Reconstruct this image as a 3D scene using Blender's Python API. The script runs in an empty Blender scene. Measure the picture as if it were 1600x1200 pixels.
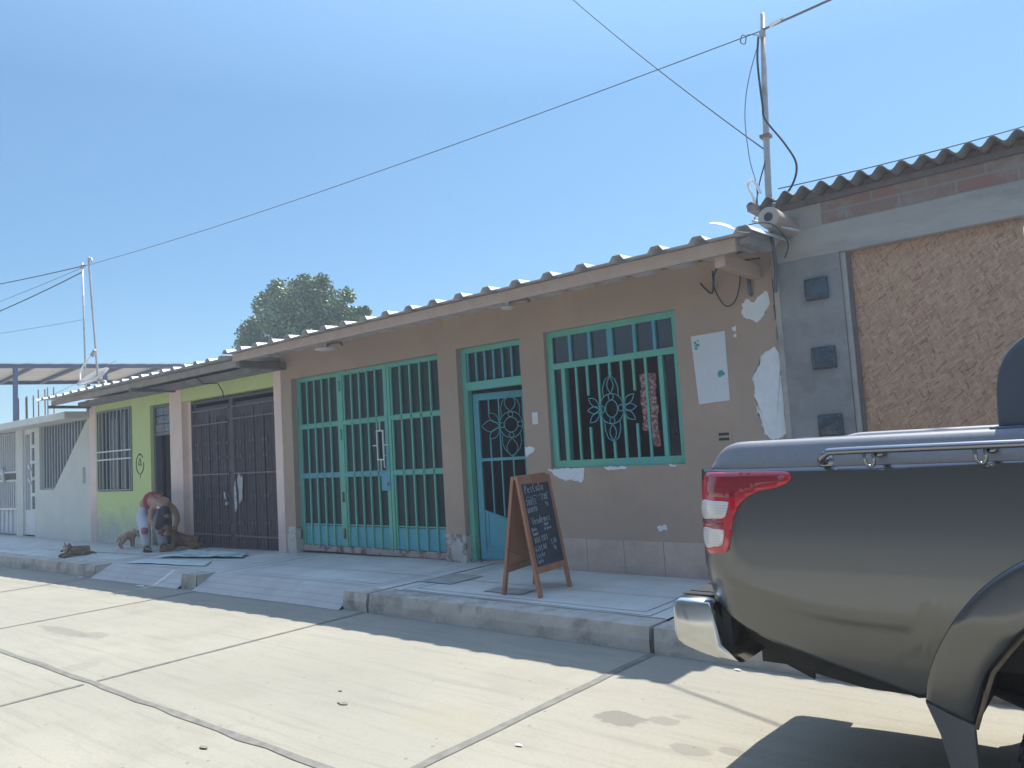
import bpy, bmesh, math, random
from mathutils import Vector, Matrix, Euler, noise as mnoise
random.seed(7)
R = math.radians
scene = bpy.context.scene
COL = scene.collection

# ------------------------------------------------------------ camera, sky, sun
cam_d = bpy.data.cameras.new("camera")
cam = bpy.data.objects.new("camera", cam_d); COL.objects.link(cam)
cam_d.sensor_width = 36.0
cam_d.lens = 36.0 * 1198.78 / 1600.0
cam_d.clip_start = 0.05
cam_d.clip_end = 2000
YAW, PITCH, ROLL = R(-39.862), R(4.698), R(-3.445)
f = Vector((math.sin(YAW)*math.cos(PITCH), math.cos(YAW)*math.cos(PITCH), math.sin(PITCH)))
rt = Vector((math.cos(YAW), -math.sin(YAW), 0))
up = rt.cross(f)
r0 = rt*math.cos(ROLL) + up*math.sin(ROLL)
u0 = -rt*math.sin(ROLL) + up*math.cos(ROLL)
m = Matrix(((r0.x, u0.x, -f.x), (r0.y, u0.y, -f.y), (r0.z, u0.z, -f.z)))
cam.matrix_world = Matrix.Translation((0, 0, 1.5)) @ m.to_4x4()
scene.camera = cam

SUN_TO = Vector((0.06, 0.47, 1.0)).normalized()
SUN_EL = math.asin(SUN_TO.z)
SUN_AZ = math.atan2(SUN_TO.x, SUN_TO.y)
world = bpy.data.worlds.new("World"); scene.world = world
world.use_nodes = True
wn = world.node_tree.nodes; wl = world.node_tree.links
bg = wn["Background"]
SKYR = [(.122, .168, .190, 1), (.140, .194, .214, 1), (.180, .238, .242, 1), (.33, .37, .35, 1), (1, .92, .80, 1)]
sky = wn.new("ShaderNodeTexSky"); sky.sky_type = 'NISHITA'; sky.sun_disc = False
sky.sun_elevation = SUN_EL; sky.sun_rotation = SUN_AZ
sky.altitude = 0; sky.air_density = 1.0; sky.dust_density = 0.15; sky.ozone_density = 1.6
# added elevation ramp dims the low sky, keeps overhead bright to fill the shade
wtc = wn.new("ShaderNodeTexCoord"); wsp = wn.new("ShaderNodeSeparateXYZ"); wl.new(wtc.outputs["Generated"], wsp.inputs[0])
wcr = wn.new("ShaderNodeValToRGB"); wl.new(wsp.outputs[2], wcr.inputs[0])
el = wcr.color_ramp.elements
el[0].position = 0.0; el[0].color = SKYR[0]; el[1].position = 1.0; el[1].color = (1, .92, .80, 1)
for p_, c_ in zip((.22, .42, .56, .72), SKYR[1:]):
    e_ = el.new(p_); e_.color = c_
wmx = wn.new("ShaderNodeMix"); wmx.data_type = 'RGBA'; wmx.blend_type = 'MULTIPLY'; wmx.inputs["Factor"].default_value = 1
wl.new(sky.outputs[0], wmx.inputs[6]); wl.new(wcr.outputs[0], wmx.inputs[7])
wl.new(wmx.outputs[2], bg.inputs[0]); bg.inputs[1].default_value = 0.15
sun_d = bpy.data.lights.new("sun", 'SUN'); sun_d.energy = 2.0; sun_d.angle = R(0.53)
sun_d.color = (1.0, 0.95, 0.86)
sun = bpy.data.objects.new("sun", sun_d); COL.objects.link(sun)
sun.rotation_euler = SUN_TO.to_track_quat('Z', 'Y').to_euler()
sun.location = (0, 0, 30)
scene.view_settings.view_transform = 'Standard'
scene.view_settings.look = 'None'
scene.view_settings.gamma = 1.0
scene.view_settings.exposure = 2.2
scene.render.engine = 'CYCLES'

# ------------------------------------------------------------ materials
def nodes_of(name):
    mt = bpy.data.materials.new(name); mt.use_nodes = True
    nt = mt.node_tree
    return mt, nt, nt.nodes["Principled BSDF"]

def mat(name, col, rough=0.7, var=0.12, scale=6.0, bump=0.0, bscale=60.0, metal=0.0,
        spec=0.5, col2=None, mix=(0.45, 0.62), mscale=2.5, coat=0.0, stretch=(1, 1, 1), tint=None):
    """noise-varied surface; col2 shows in irregular patches of wear"""
    mt, nt, b = nodes_of(name)
    N, L = nt.nodes, nt.links
    tc = N.new("ShaderNodeTexCoord"); mp = N.new("ShaderNodeMapping")
    mp.inputs["Scale"].default_value = stretch
    L.new(tc.outputs["Object"], mp.inputs[0])
    n1 = N.new("ShaderNodeTexNoise"); n1.inputs["Scale"].default_value = scale
    n1.inputs["Detail"].default_value = 8; n1.inputs["Roughness"].default_value = 0.65
    L.new(mp.outputs[0], n1.inputs["Vector"])
    rmp = N.new("ShaderNodeMapRange")
    rmp.inputs["From Min"].default_value = 0.3; rmp.inputs["From Max"].default_value = 0.7
    rmp.inputs["To Min"].default_value = 1 - var; rmp.inputs["To Max"].default_value = 1 + var
    L.new(n1.outputs["Fac"], rmp.inputs["Value"])
    mul = N.new("ShaderNodeMix"); mul.data_type = 'RGBA'; mul.blend_type = 'MULTIPLY'
    mul.inputs["Factor"].default_value = 1.0
    mul.inputs[6].default_value = (*col, 1)
    L.new(rmp.outputs[0], mul.inputs[7])
    out = mul.outputs[2]
    if col2 is not None:
        n2 = N.new("ShaderNodeTexNoise"); n2.inputs["Scale"].default_value = mscale
        n2.inputs["Detail"].default_value = 9; n2.inputs["Roughness"].default_value = 0.7
        L.new(mp.outputs[0], n2.inputs["Vector"])
        r2 = N.new("ShaderNodeMapRange"); r2.inputs["From Min"].default_value = mix[0]
        r2.inputs["From Max"].default_value = mix[1]
        L.new(n2.outputs["Fac"], r2.inputs["Value"])
        mx = N.new("ShaderNodeMix"); mx.data_type = 'RGBA'
        L.new(r2.outputs[0], mx.inputs["Factor"]); L.new(out, mx.inputs[6])
        mx.inputs[7].default_value = (*col2, 1)
        out = mx.outputs[2]
    L.new(out, b.inputs["Base Color"])
    b.inputs["Roughness"].default_value = rough
    b.inputs["Metallic"].default_value = metal
    b.inputs["Specular IOR Level"].default_value = spec
    b.inputs["Coat Weight"].default_value = coat
    b.inputs["Coat Roughness"].default_value = 0.04
    if bump:
        n3 = N.new("ShaderNodeTexNoise"); n3.inputs["Scale"].default_value = bscale
        n3.inputs["Detail"].default_value = 6
        L.new(mp.outputs[0], n3.inputs["Vector"])
        bp = N.new("ShaderNodeBump"); bp.inputs["Strength"].default_value = bump
        bp.inputs["Distance"].default_value = 0.01
        L.new(n3.outputs["Fac"], bp.inputs["Height"]); L.new(bp.outputs[0], b.inputs["Normal"])
    return mt

def blend_chain(nt, b):
    """returns (current colour socket source, function to mix a colour by a factor socket)"""
    src = b.inputs["Base Color"].links[0].from_socket
    def mixin(fac, col):
        nonlocal src
        mx = nt.nodes.new("ShaderNodeMix"); mx.data_type = 'RGBA'
        nt.links.new(fac, mx.inputs["Factor"]); nt.links.new(src, mx.inputs[6])
        mx.inputs[7].default_value = (*col, 1)
        nt.links.new(mx.outputs[2], b.inputs["Base Color"]); src = mx.outputs[2]
    return mixin

def mth(nt, op, a, bb=None, clamp=False):
    n = nt.nodes.new("ShaderNodeMath"); n.operation = op; n.use_clamp = clamp
    for i, v in enumerate((a, bb)):
        if v is None: continue
        if isinstance(v, (int, float)): n.inputs[i].default_value = v
        else: nt.links.new(v, n.inputs[i])
    return n.outputs[0]

def objxyz(nt):
    tc = nt.nodes.new("ShaderNodeTexCoord"); sp = nt.nodes.new("ShaderNodeSeparateXYZ")
    nt.links.new(tc.outputs["Object"], sp.inputs[0])
    return tc.outputs["Object"], sp.outputs[0], sp.outputs[1], sp.outputs[2]

def nz(nt, vec, scale, detail=6, rough=0.6):
    n = nt.nodes.new("ShaderNodeTexNoise"); n.inputs["Scale"].default_value = scale
    n.inputs["Detail"].default_value = detail; n.inputs["Roughness"].default_value = rough
    nt.links.new(vec, n.inputs["Vector"]); return n.outputs["Fac"]

def rng(nt, v, a, b, c=0.0, d=1.0):
    n = nt.nodes.new("ShaderNodeMapRange"); n.inputs[1].default_value = a; n.inputs[2].default_value = b
    n.inputs[3].default_value = c; n.inputs[4].default_value = d
    nt.links.new(v, n.inputs[0]); return n.outputs[0]

M = {}
# --- road concrete with stains of their own shape
M['road'] = mat('road_concrete', (0.262, 0.248, 0.199), 0.85, 0.15, 1.1, 0.5, 180, col2=(0.205, 0.197, 0.162), mix=(0.48, 0.72), mscale=0.55)
nt = M['road'].node_tree; b = nt.nodes["Principled BSDF"]; mixin = blend_chain(nt, b)
vec, sx, sy, sz = objxyz(nt)
fine = nz(nt, vec, 38, 8, 0.7)
mixin(rng(nt, fine, 0.52, 0.74, 0, 0.7), (0.185, 0.172, 0.138))
speck = nz(nt, vec, 9, 10, 0.8)
mixin(rng(nt, speck, 0.60, 0.70, 0, 0.75), (0.165, 0.155, 0.125))
# broom/tyre streaks along the street
mpn = nt.nodes.new("ShaderNodeMapping"); mpn.inputs["Scale"].default_value = (0.25, 5.0, 1)
mpn.inputs["Rotation"].default_value = (0, 0, R(-14))
nt.links.new(vec, mpn.inputs[0])
st = nz(nt, mpn.outputs[0], 3.0, 8, 0.7)
mixin(rng(nt, st, 0.50, 0.72, 0, 0.65), (0.172, 0.163, 0.134))
wob = nz(nt, vec, 7, 4)
for (cx, cy, rx, ry, k, c) in ((-2.39, 3.61, .17, .10, .75, (0.132, 0.123, 0.102)), (-2.17, 3.69, .10, .06, .6, (0.149, 0.138, 0.115)),
                         (-1.87, 3.42, .12, .07, .6, (0.149, 0.138, 0.115)), (-1.70, 3.5, .07, .045, .6, (0.149, 0.138, 0.115)),
                         (-1.98, 3.00, .12, .06, .5, (0.162, 0.151, 0.126)), (-2.12, 3.80, .06, .03, .5, (0.162, 0.151, 0.126)),
                         (-8.3, 2.95, .55, .09, .6, (0.153, 0.145, 0.121)), (-7.75, 3.02, .25, .10, .5, (0.153, 0.145, 0.121)),
                         (-6.6, 2.45, .16, .16, .4, (0.187, 0.177, 0.145)), (-4.9, 2.75, .3, .18, .35, (0.212, 0.197, 0.153)),
                         (-4.4, 2.3, .22, .12, .3, (0.212, 0.197, 0.153)), (-3.2, 3.1, .35, .2, .35, (0.246, 0.223, 0.157)),
                         (-3.6, 4.6, .5, .12, .5, (0.212, 0.204, 0.178))):
    dx = mth(nt, 'DIVIDE', mth(nt, 'SUBTRACT', sx, cx), rx)
    dy = mth(nt, 'DIVIDE', mth(nt, 'SUBTRACT', sy, cy), ry)
    d = mth(nt, 'ADD', mth(nt, 'MULTIPLY', dx, dx), mth(nt, 'MULTIPLY', dy, dy))
    d = mth(nt, 'ADD', d, mth(nt, 'MULTIPLY', mth(nt, 'SUBTRACT', wob, .5), 2.6))
    mixin(rng(nt, d, 0.75, 1.05, k, 0.0), c)
# hairline cracks and grit
vo = nt.nodes.new("ShaderNodeTexVoronoi"); vo.feature = 'DISTANCE_TO_EDGE'; vo.inputs["Scale"].default_value = .42
mpv = nt.nodes.new("ShaderNodeVectorMath"); mpv.operation = 'ADD'
nv_ = nt.nodes.new("ShaderNodeTexNoise"); nv_.inputs["Scale"].default_value = 2.2; nv_.inputs["Detail"].default_value = 7
nt.links.new(vec, nv_.inputs["Vector"]); nt.links.new(vec, mpv.inputs[0]); nt.links.new(nv_.outputs["Color"], mpv.inputs[1]); nt.links.new(mpv.outputs[0], vo.inputs["Vector"])
crk = mth(nt, 'MULTIPLY', rng(nt, vo.outputs["Distance"], .0, .0035, .55, 0.0), rng(nt, nz(nt, vec, .5, 3), .50, .60))
mixin(crk, (0.13, 0.125, 0.105))
vo2 = nt.nodes.new("ShaderNodeTexVoronoi"); vo2.inputs["Scale"].default_value = 16
nt.links.new(vec, vo2.inputs["Vector"])
spc = nt.nodes.new("ShaderNodeSeparateColor"); nt.links.new(vo2.outputs["Color"], spc.inputs[0])
mixin(mth(nt, 'MULTIPLY', mth(nt, 'MULTIPLY', mth(nt, 'LESS_THAN', vo2.outputs["Distance"], .16), mth(nt, 'GREATER_THAN', spc.outputs[0], .93)), .7), (0.115, 0.105, 0.085))
# gutter dirt line by the kerb
gd = mth(nt, 'ADD', sy, mth(nt, 'MULTIPLY', wob, 0.12))
mixin(rng(nt, gd, 4.70, 4.90, 0, 0.55), (0.18, 0.173, 0.155))

M['joint'] = mat('joint_sealant', (0.142, 0.137, 0.118), 0.9, 0.3, 9)
M['sidewalk'] = mat('sidewalk_concrete', (0.56, 0.555, 0.51), 0.9, 0.14, 1.6, 0.35, 160, col2=(0.47, 0.465, 0.43), mix=(0.45, 0.75), mscale=1.4)
nt = M['sidewalk'].node_tree; b = nt.nodes["Principled BSDF"]; mixin = blend_chain(nt, b)
vec, sx, sy, sz = objxyz(nt)
mpn = nt.nodes.new("ShaderNodeMapping"); mpn.inputs["Scale"].default_value = (0.5, 5.0, 1); nt.links.new(vec, mpn.inputs[0])
mixin(rng(nt, nz(nt, mpn.outputs[0], 4, 8, .7), .52, .75, 0, .5), (0.34, 0.34, 0.325))
mixin(rng(nt, nz(nt, vec, 26, 9, .75), .6, .75, 0, .45), (0.31, 0.31, 0.30))
mixin(mth(nt, 'MULTIPLY', rng(nt, mth(nt, 'ADD', sy, mth(nt, 'MULTIPLY', nz(nt, vec, 3.5, 7, .7), .5)), 6.55, 6.95, 0, .75), rng(nt, nz(nt, vec, 2, 5), .35, .6)), (0.27, 0.245, 0.205))
mixin(rng(nt, nz(nt, vec, 1.1, 9, .8), .60, .68, 0, .35), (0.36, 0.35, 0.32))
M['kerb'] = mat('kerb_concrete', (0.44, 0.405, 0.35), 0.9, 0.2, 3.5, 0.5, 110, col2=(0.25, 0.23, 0.20), mix=(0.5, 0.66), mscale=3.2)
M['groove'] = mat('groove_dark', (0.16, 0.155, 0.15), 0.95, 0.2, 8)
M['ramp'] = mat('ramp_concrete', (0.42, 0.41, 0.38), 0.9, 0.14, 2.0, 0.35, 120, col2=(0.34, 0.335, 0.315), mix=(0.45, 0.7), mscale=1.8)
nt = M['ramp'].node_tree; b = nt.nodes["Principled BSDF"]; mixin = blend_chain(nt, b)
vec, sx, sy, sz = objxyz(nt)
fr = mth(nt, 'FRACT', mth(nt, 'MULTIPLY', mth(nt, 'ADD', sy, mth(nt, 'MULTIPLY', nz(nt, vec, 1.5), .03)), 11.0))
mixin(mth(nt, 'MULTIPLY', mth(nt, 'LESS_THAN', fr, .14), .38), (0.25, 0.245, 0.23))
M['damp'] = mat('mortar_patch', (0.33, 0.325, 0.30), 0.9, 0.2, 6, 0.3, 140)
M['earth'] = mat('dry_earth', (0.33, 0.27, 0.19), 0.95, 0.2, 0.7, 0.4, 30)
# --- walls
M['brown'] = mat('brown_wall_paint', (0.430, 0.302, 0.218), 0.75, 0.09, 1.7, 0.25, 60, col2=(0.385, 0.284, 0.217), mix=(0.4, 0.7), mscale=0.8)
nt = M['brown'].node_tree; b = nt.nodes["Principled BSDF"]; mixin = blend_chain(nt, b)
vec, sx, sy, sz = objxyz(nt)
mixin(rng(nt, nz(nt, vec, 16, 10, .85), .70, .735, 0, .8), (0.40, 0.33, 0.28))
mpn = nt.nodes.new("ShaderNodeMapping"); mpn.inputs["Scale"].default_value = (4, 1, 0.35); nt.links.new(vec, mpn.inputs[0])
mixin(rng(nt, nz(nt, mpn.outputs[0], 2.2, 7, .7), .55, .8, 0, .4), (0.34, 0.235, 0.185))
M['fascia'] = mat('painted_fascia', (0.45, 0.315, 0.235), 0.6, 0.10, 5, 0.1, 50, col2=(0.42, 0.32, 0.24), mix=(.66, .7), mscale=7)
M['plaster'] = mat('bare_white_plaster', (0.74, 0.735, 0.72), 0.9, 0.06, 5, 0.3, 70, col2=(0.64, 0.63, 0.61), mix=(.5, .75), mscale=3)
M['tile'] = mat('tile', (0.52, 0.39, 0.315), 0.45, 0.10, 3, 0.0, col2=(0.36, 0.275, 0.225), mix=(0.45, 0.7), mscale=2.2)
nt = M['tile'].node_tree; b = nt.nodes["Principled BSDF"]; mixin = blend_chain(nt, b)
vec, sx, sy, sz = objxyz(nt)
fr = mth(nt, 'FRACT', mth(nt, 'DIVIDE', mth(nt, 'ADD', sx, 50.02), 0.445))
lt = mth(nt, 'LESS_THAN', fr, 0.014)
mixin(lt, (0.17, 0.15, 0.13))
mixin(rng(nt, mth(nt, 'ADD', sz, mth(nt, 'MULTIPLY', nz(nt, vec, 5), 0.12)), .34, .22, 0, .45), (0.30, 0.29, 0.275))
M['oldtile'] = mat('worn_tile', (0.50, 0.45, 0.40), 0.7, 0.15, 5, 0.3, 40, col2=(0.24, 0.18, 0.15), mix=(0.52, 0.60), mscale=6)
M['green_wall'] = mat('lime_wall_paint', (0.62, 0.69, 0.27), 0.8, 0.08, 1.2, 0.2, 60, col2=(0.57, 0.64, 0.27), mix=(.45, .7), mscale=1.2)
nt = M['green_wall'].node_tree; b = nt.nodes["Principled BSDF"]; mixin = blend_chain(nt, b)
vec, sx, sy, sz = objxyz(nt)
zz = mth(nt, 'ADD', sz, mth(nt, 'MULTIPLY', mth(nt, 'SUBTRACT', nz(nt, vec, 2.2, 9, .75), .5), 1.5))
mixin(rng(nt, zz, .78, .30, 0, .85), (0.42, 0.42, 0.38))
mixin(mth(nt, 'MULTIPLY', rng(nt, nz(nt, vec, 5, 10, .8), .52, .6), rng(nt, sz, .95, .4)), (0.60, 0.60, 0.56))
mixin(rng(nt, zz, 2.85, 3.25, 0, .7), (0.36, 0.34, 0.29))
M['pink'] = mat('pink_paint', (0.86, 0.63, 0.52), 0.8, 0.07, 2, 0.15, 60, col2=(.78, .60, .52), mix=(.5, .75), mscale=1.7)
nt = M['pink'].node_tree; b = nt.nodes["Principled BSDF"]; mixin = blend_chain(nt, b)
vec, sx, sy, sz = objxyz(nt)
mixin(rng(nt, mth(nt, 'ADD', sz, mth(nt, 'MULTIPLY', nz(nt, vec, 2.5, 8, .7), .9)), 1.55, .95, 0, .55), (0.36, 0.31, 0.31))
M['grey_wall'] = mat('grey_render', (0.65, 0.625, 0.54), 0.85, 0.08, 1.5, 0.25, 60, col2=(.63, .60, .52), mix=(.45, .7), mscale=1.3)
M['cement'] = mat('cement_render', (0.235, 0.225, 0.215), 0.85, 0.22, 3, 0.4, 50, col2=(0.32, 0.30, 0.275), mix=(.5, .72), mscale=2.5)
M['lintel'] = mat('lintel_cement', (0.38, 0.345, 0.305), 0.85, 0.12, 2.5, 0.4, 40, col2=(0.27, 0.245, 0.22), mix=(.5, .7), mscale=2.2, stretch=(.6, 1, 2))
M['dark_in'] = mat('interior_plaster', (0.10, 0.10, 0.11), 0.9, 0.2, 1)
# --- metals and paints
M['teal_green'] = mat('green_teal_paint', (0.125, 0.42, 0.28), 0.45, 0.12, 3, 0.08, 80, col2=(0.12, 0.42, 0.36), mix=(.42, .6), mscale=1.4)
nt = M['teal_green'].node_tree; b = nt.nodes["Principled BSDF"]; mixin = blend_chain(nt, b)
vec, sx, sy, sz = objxyz(nt)
mixin(rng(nt, nz(nt, vec, 14, 10, .8), .69, .74, 0, .8), (0.20, 0.12, 0.08))
mixin(mth(nt, 'MULTIPLY', rng(nt, nz(nt, vec, 30, 8, .8), .52, .62), rng(nt, sz, .62, .22)), (0.17, 0.095, 0.06))
M['teal_blue'] = mat('blue_teal_paint', (0.075, 0.33, 0.40), 0.42, 0.12, 3, 0.08, 80, col2=(0.09, 0.37, 0.38), mix=(.45, .65), mscale=2)
nt = M['teal_blue'].node_tree; b = nt.nodes["Principled BSDF"]; mixin = blend_chain(nt, b)
vec, sx, sy, sz = objxyz(nt)
mixin(rng(nt, nz(nt, vec, 14, 10, .8), .69, .74, 0, .8), (0.20, 0.12, 0.08))
M['rusty'] = mat('rusty_threshold', (0.40, 0.31, 0.28), 0.8, 0.2, 8, 0.2, 60, col2=(0.16, 0.075, 0.045), mix=(.5, .6), mscale=7)
M['gatepane'] = mat('dark_ribbed_pane', (0.014, 0.034, 0.036), 0.45, 0.25, 2, 0.10, 25, spec=0.28)
M['glass'] = mat('dark_glass', (0.012, 0.016, 0.022), 0.12, 0.1, 2, 0.02, 8, spec=0.6)
M['dark_gate'] = mat('dark_gate_paint', (0.065, 0.048, 0.050), 0.5, 0.22, 4, 0.1, 60, col2=(0.11, 0.09, 0.09), mix=(.52, .72), mscale=3)
M['dark_rod'] = mat('dark_gate_rod', (0.11, 0.105, 0.12), 0.4, 0.15, 6)
M['scuff'] = mat('scuffed_pale_paint', (0.42, 0.42, 0.42), 0.8, 0.3, 12)
M['white_metal'] = mat('white_metal_paint', (0.66, 0.64, 0.62), 0.45, 0.08, 4)
M['grey_metal'] = mat('grey_metal_paint', (0.36, 0.36, 0.37), 0.45, 0.1, 4)
M['greybar'] = mat('grey_bar_paint', (0.20, 0.21, 0.23), 0.45, 0.15, 4)
M['blue_steel'] = mat('blue_steel_paint', (0.035, 0.06, 0.13), 0.5, 0.1, 4)
M['roof'] = mat('roof_sheet', (0.50, 0.50, 0.51), 0.5, 0.12, 2.5, 0.1, 60, col2=(.42, .415, .41), mix=(.5, .75), mscale=2)
M['rustroof'] = mat('weathered_corrugated_sheet', (0.155, 0.15, 0.145), 0.7, 0.25, 3, 0.3, 50, col2=(0.17, 0.12, 0.095), mix=(.52, .7), mscale=2.4)
M['beamwood'] = mat('weathered_timber', (0.15, 0.13, 0.12), 0.85, 0.25, 6, 0.3, 60, stretch=(1, .2, 1))
M['clay'] = mat('pale_clay', (0.33, 0.275, 0.235), 0.85, 0.15, 5, 0.2, 50)
M['galv'] = mat('galvanised_pipe', (0.36, 0.35, 0.34), 0.45, 0.2, 5, metal=0.4, col2=(.24, .17, .12), mix=(.58, .68), mscale=4)
M['pvc'] = mat('white_pvc', (0.66, 0.65, 0.60), 0.4, 0.08, 4)
M['cable'] = mat('black_cable', (0.03, 0.032, 0.038), 0.85, 0.1, 5)
M['greycable'] = mat('grey_cable', (0.10, 0.115, 0.14), 0.8, 0.1, 5)
M['rust'] = mat('rusty_steel', (0.20, 0.11, 0.08), 0.8, 0.2, 8)
M['dish'] = mat('dish_grey', (0.26, 0.245, 0.225), 0.5, 0.1, 4, col2=(.35, .27, .2), mix=(.58, .7), mscale=5)
M['lampdisc'] = mat('white_lamp', (0.62, 0.60, 0.58), 0.4, 0.05, 4)
M['paper'] = mat('white_panel', (0.64, 0.64, 0.64), 0.6, 0.05, 3, col2=(.58, .57, .56), mix=(.5, .8), mscale=3)
M['tealtape'] = mat('teal_paint_blot', (0.06, 0.33, 0.31), 0.6, 0.1, 9)
M['ink'] = mat('black_marker', (0.02, 0.025, 0.02), 0.7, 0.1, 9)
M['glassblock'] = mat('glass_block', (0.040, 0.062, 0.080), 0.2, 0.55, 22, 0.9, 14, spec=0.6, col2=(.02, .035, .045), mix=(.45, .6), mscale=13)
M['blockrim'] = mat('glass_block_rim', (0.13, 0.165, 0.20), 0.4, 0.15, 8)
M['red_pack'] = mat('red_sachet', (0.36, 0.10, 0.11), 0.3, 0.3, 30, col2=(.60, .46, .45), mix=(.50, .54), mscale=28)
M['chalk'] = mat('chalk', (0.40, 0.43, 0.46), 0.95, 0.4, 60)
M['slate'] = mat('chalkboard_slate', (0.028, 0.036, 0.048), 0.75, 0.25, 6, col2=(.065, .075, .09), mix=(.5, .75), mscale=5)
M['wood'] = mat('varnished_wood', (0.35, 0.155, 0.082), 0.45, 0.2, 9, 0.1, 40, stretch=(1, 1, .15))
M['woodpanel'] = mat('plywood_back', (0.42, 0.225, 0.125), 0.6, 0.15, 6, stretch=(1, 1, .2))
M['brickmortar'] = mat('mortar', (0.29, 0.265, 0.24), 0.9, 0.15, 8, .3, 60)
# brick course
mt, nt, b = nodes_of('hollow_brick_course'); M['brick'] = mt
vec, sx, sy, sz = objxyz(nt)
cmb = nt.nodes.new("ShaderNodeCombineXYZ"); nt.links.new(sx, cmb.inputs[0]); nt.links.new(mth(nt, 'SUBTRACT', sz, 3.205), cmb.inputs[1])
bt = nt.nodes.new("ShaderNodeTexBrick"); nt.links.new(cmb.outputs[0], bt.inputs[0])
bt.inputs["Scale"].default_value = 1; bt.inputs["Brick Width"].default_value = 0.40; bt.inputs["Row Height"].default_value = 0.105
bt.inputs["Mortar Size"].default_value = 0.009; bt.inputs["Color1"].default_value = (.29, .155, .12, 1)
bt.inputs["Color2"].default_value = (.26, .175, .145, 1); bt.inputs["Mortar"].default_value = (.27, .245, .22, 1)
nt.links.new(bt.outputs[0], b.inputs["Base Color"]); mixin = blend_chain(nt, b)
mixin(rng(nt, nz(nt, vec, 3.2, 9, .75), .48, .60, 0, .85), (0.29, 0.255, 0.225))
b.inputs["Roughness"].default_value = .9
# OSB strands: several layers of stretched voronoi chips at different angles
mt, nt, b = nodes_of('osb_board'); M['osb'] = mt
vec, sx, sy, sz = objxyz(nt)
last = None
for i, (ang, s1, s2) in enumerate(((10, 20, 100), (80, 15, 88), (20, 21, 104), (-50, 18, 96), (100, 14, 84), (55, 19, 100), (-72, 16, 92), (35, 19, 96))):
    mp = nt.nodes.new("ShaderNodeMapping"); mp.inputs["Rotation"].default_value = (0, R(ang), 0)
    mp.inputs["Location"].default_value = (i*3.7, 0, i*1.9)
    mp2 = nt.nodes.new("ShaderNodeMapping"); mp2.inputs["Scale"].default_value = (s1, 0.0, s2)
    nt.links.new(vec, mp.inputs[0]); nt.links.new(mp.outputs[0], mp2.inputs[0])
    vo = nt.nodes.new("ShaderNodeTexVoronoi"); vo.inputs["Scale"].default_value = 1.0; vo.inputs["Randomness"].default_value = 1
    nt.links.new(mp2.outputs[0], vo.inputs[0])
    sp = nt.nodes.new("ShaderNodeSeparateColor"); nt.links.new(vo.outputs["Color"], sp.inputs[0])
    cr = nt.nodes.new("ShaderNodeValToRGB")
    e = cr.color_ramp.elements; e[0].color = (.25, .118, .062, 1); e[1].color = (.52, .325, .195, 1)
    e2 = cr.color_ramp.elements.new(.14); e2.color = (.385, .205, .115, 1)
    e3 = cr.color_ramp.elements.new(.55); e3.color = (.44, .252, .145, 1)
    nt.links.new(sp.outputs[0], cr.inputs[0])
    if last is None: last = cr.outputs[0]
    else:
        mx = nt.nodes.new("ShaderNodeMix"); mx.data_type = 'RGBA'
        nt.links.new(mth(nt, 'GREATER_THAN', sp.outputs[1], .62), mx.inputs["Factor"])
        nt.links.new(last, mx.inputs[6]); nt.links.new(cr.outputs[0], mx.inputs[7]); last = mx.outputs[2]
nt.links.new(last, b.inputs["Base Color"]); b.inputs["Roughness"].default_value = .6
# --- vehicle
M['paint'] = mat('dark_grey_metallic_paint', (0.142, 0.143, 0.140), 0.27, 0.04, 300, metal=0.92, coat=0.35)
M['capblue'] = mat('satin_grey_cap', (0.045, 0.058, 0.080), 0.33, 0.05, 40, spec=0.6)
M['railcap'] = mat('grey_bed_lining', (0.17, 0.18, 0.20), 0.55, 0.08, 60)
M['chrome'] = mat('chrome', (0.60, 0.60, 0.58), 0.22, 0.05, 3, metal=1.0)
M['brushed'] = mat('polished_tube', (0.25, 0.255, 0.27), 0.24, 0.05, 3, metal=1.0)
M['black_pl'] = mat('black_plastic', (0.018, 0.019, 0.021), 0.5, 0.1, 20)
M['rubber'] = mat('rubber', (0.022, 0.022, 0.023), 0.8, 0.15, 12)
M['dirt'] = mat('road_dirt', (0.16, 0.115, 0.08), 0.95, 0.3, 20)
M['flap'] = mat('scuffed_mudflap', (0.085, 0.088, 0.095), 0.55, 0.2, 9, col2=(.25, .25, .26), mix=(.60, .66), mscale=9, stretch=(1, 1, .3))
M['lens_red'] = mat('red_lens', (0.50, 0.008, 0.022), 0.09, 0.12, 18, spec=0.65, coat=.5, stretch=(.3, 1, 3))
M['lens_deep'] = mat('deep_red_lens', (0.24, 0.006, 0.018), 0.1, 0.2, 26, spec=0.6, coat=.6, stretch=(.25, 1, 3))
M['lens_dark'] = mat('lens_rim', (0.10, 0.006, 0.015), 0.15, 0.05, 5)
mt = mat('clear_lens', (0.62, 0.58, 0.55), 0.1, 0.08, 10, spec=0.65, coat=.5); M['lens_white'] = mt
nt = mt.node_tree; b = nt.nodes["Principled BSDF"]; mixin = blend_chain(nt, b); vec, sx, sy, sz = objxyz(nt)
mixin(mth(nt, 'LESS_THAN', mth(nt, 'FRACT', mth(nt, 'MULTIPLY', sz, 95.0)), .25), (.52, .48, .45))
M['lens_amber'] = mat('amber_lens', (0.6, 0.42, 0.16), 0.1, 0.1, 9)
M['carglass'] = mat('tinted_car_glass', (0.015, 0.02, 0.022), 0.04, 0.05, 3, spec=.7)
M['alloy'] = mat('alloy', (0.45, 0.45, 0.46), 0.3, 0.05, 5, metal=.8)
M['under'] = mat('underbody', (0.03, 0.028, 0.026), 0.8, 0.3, 8)
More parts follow.
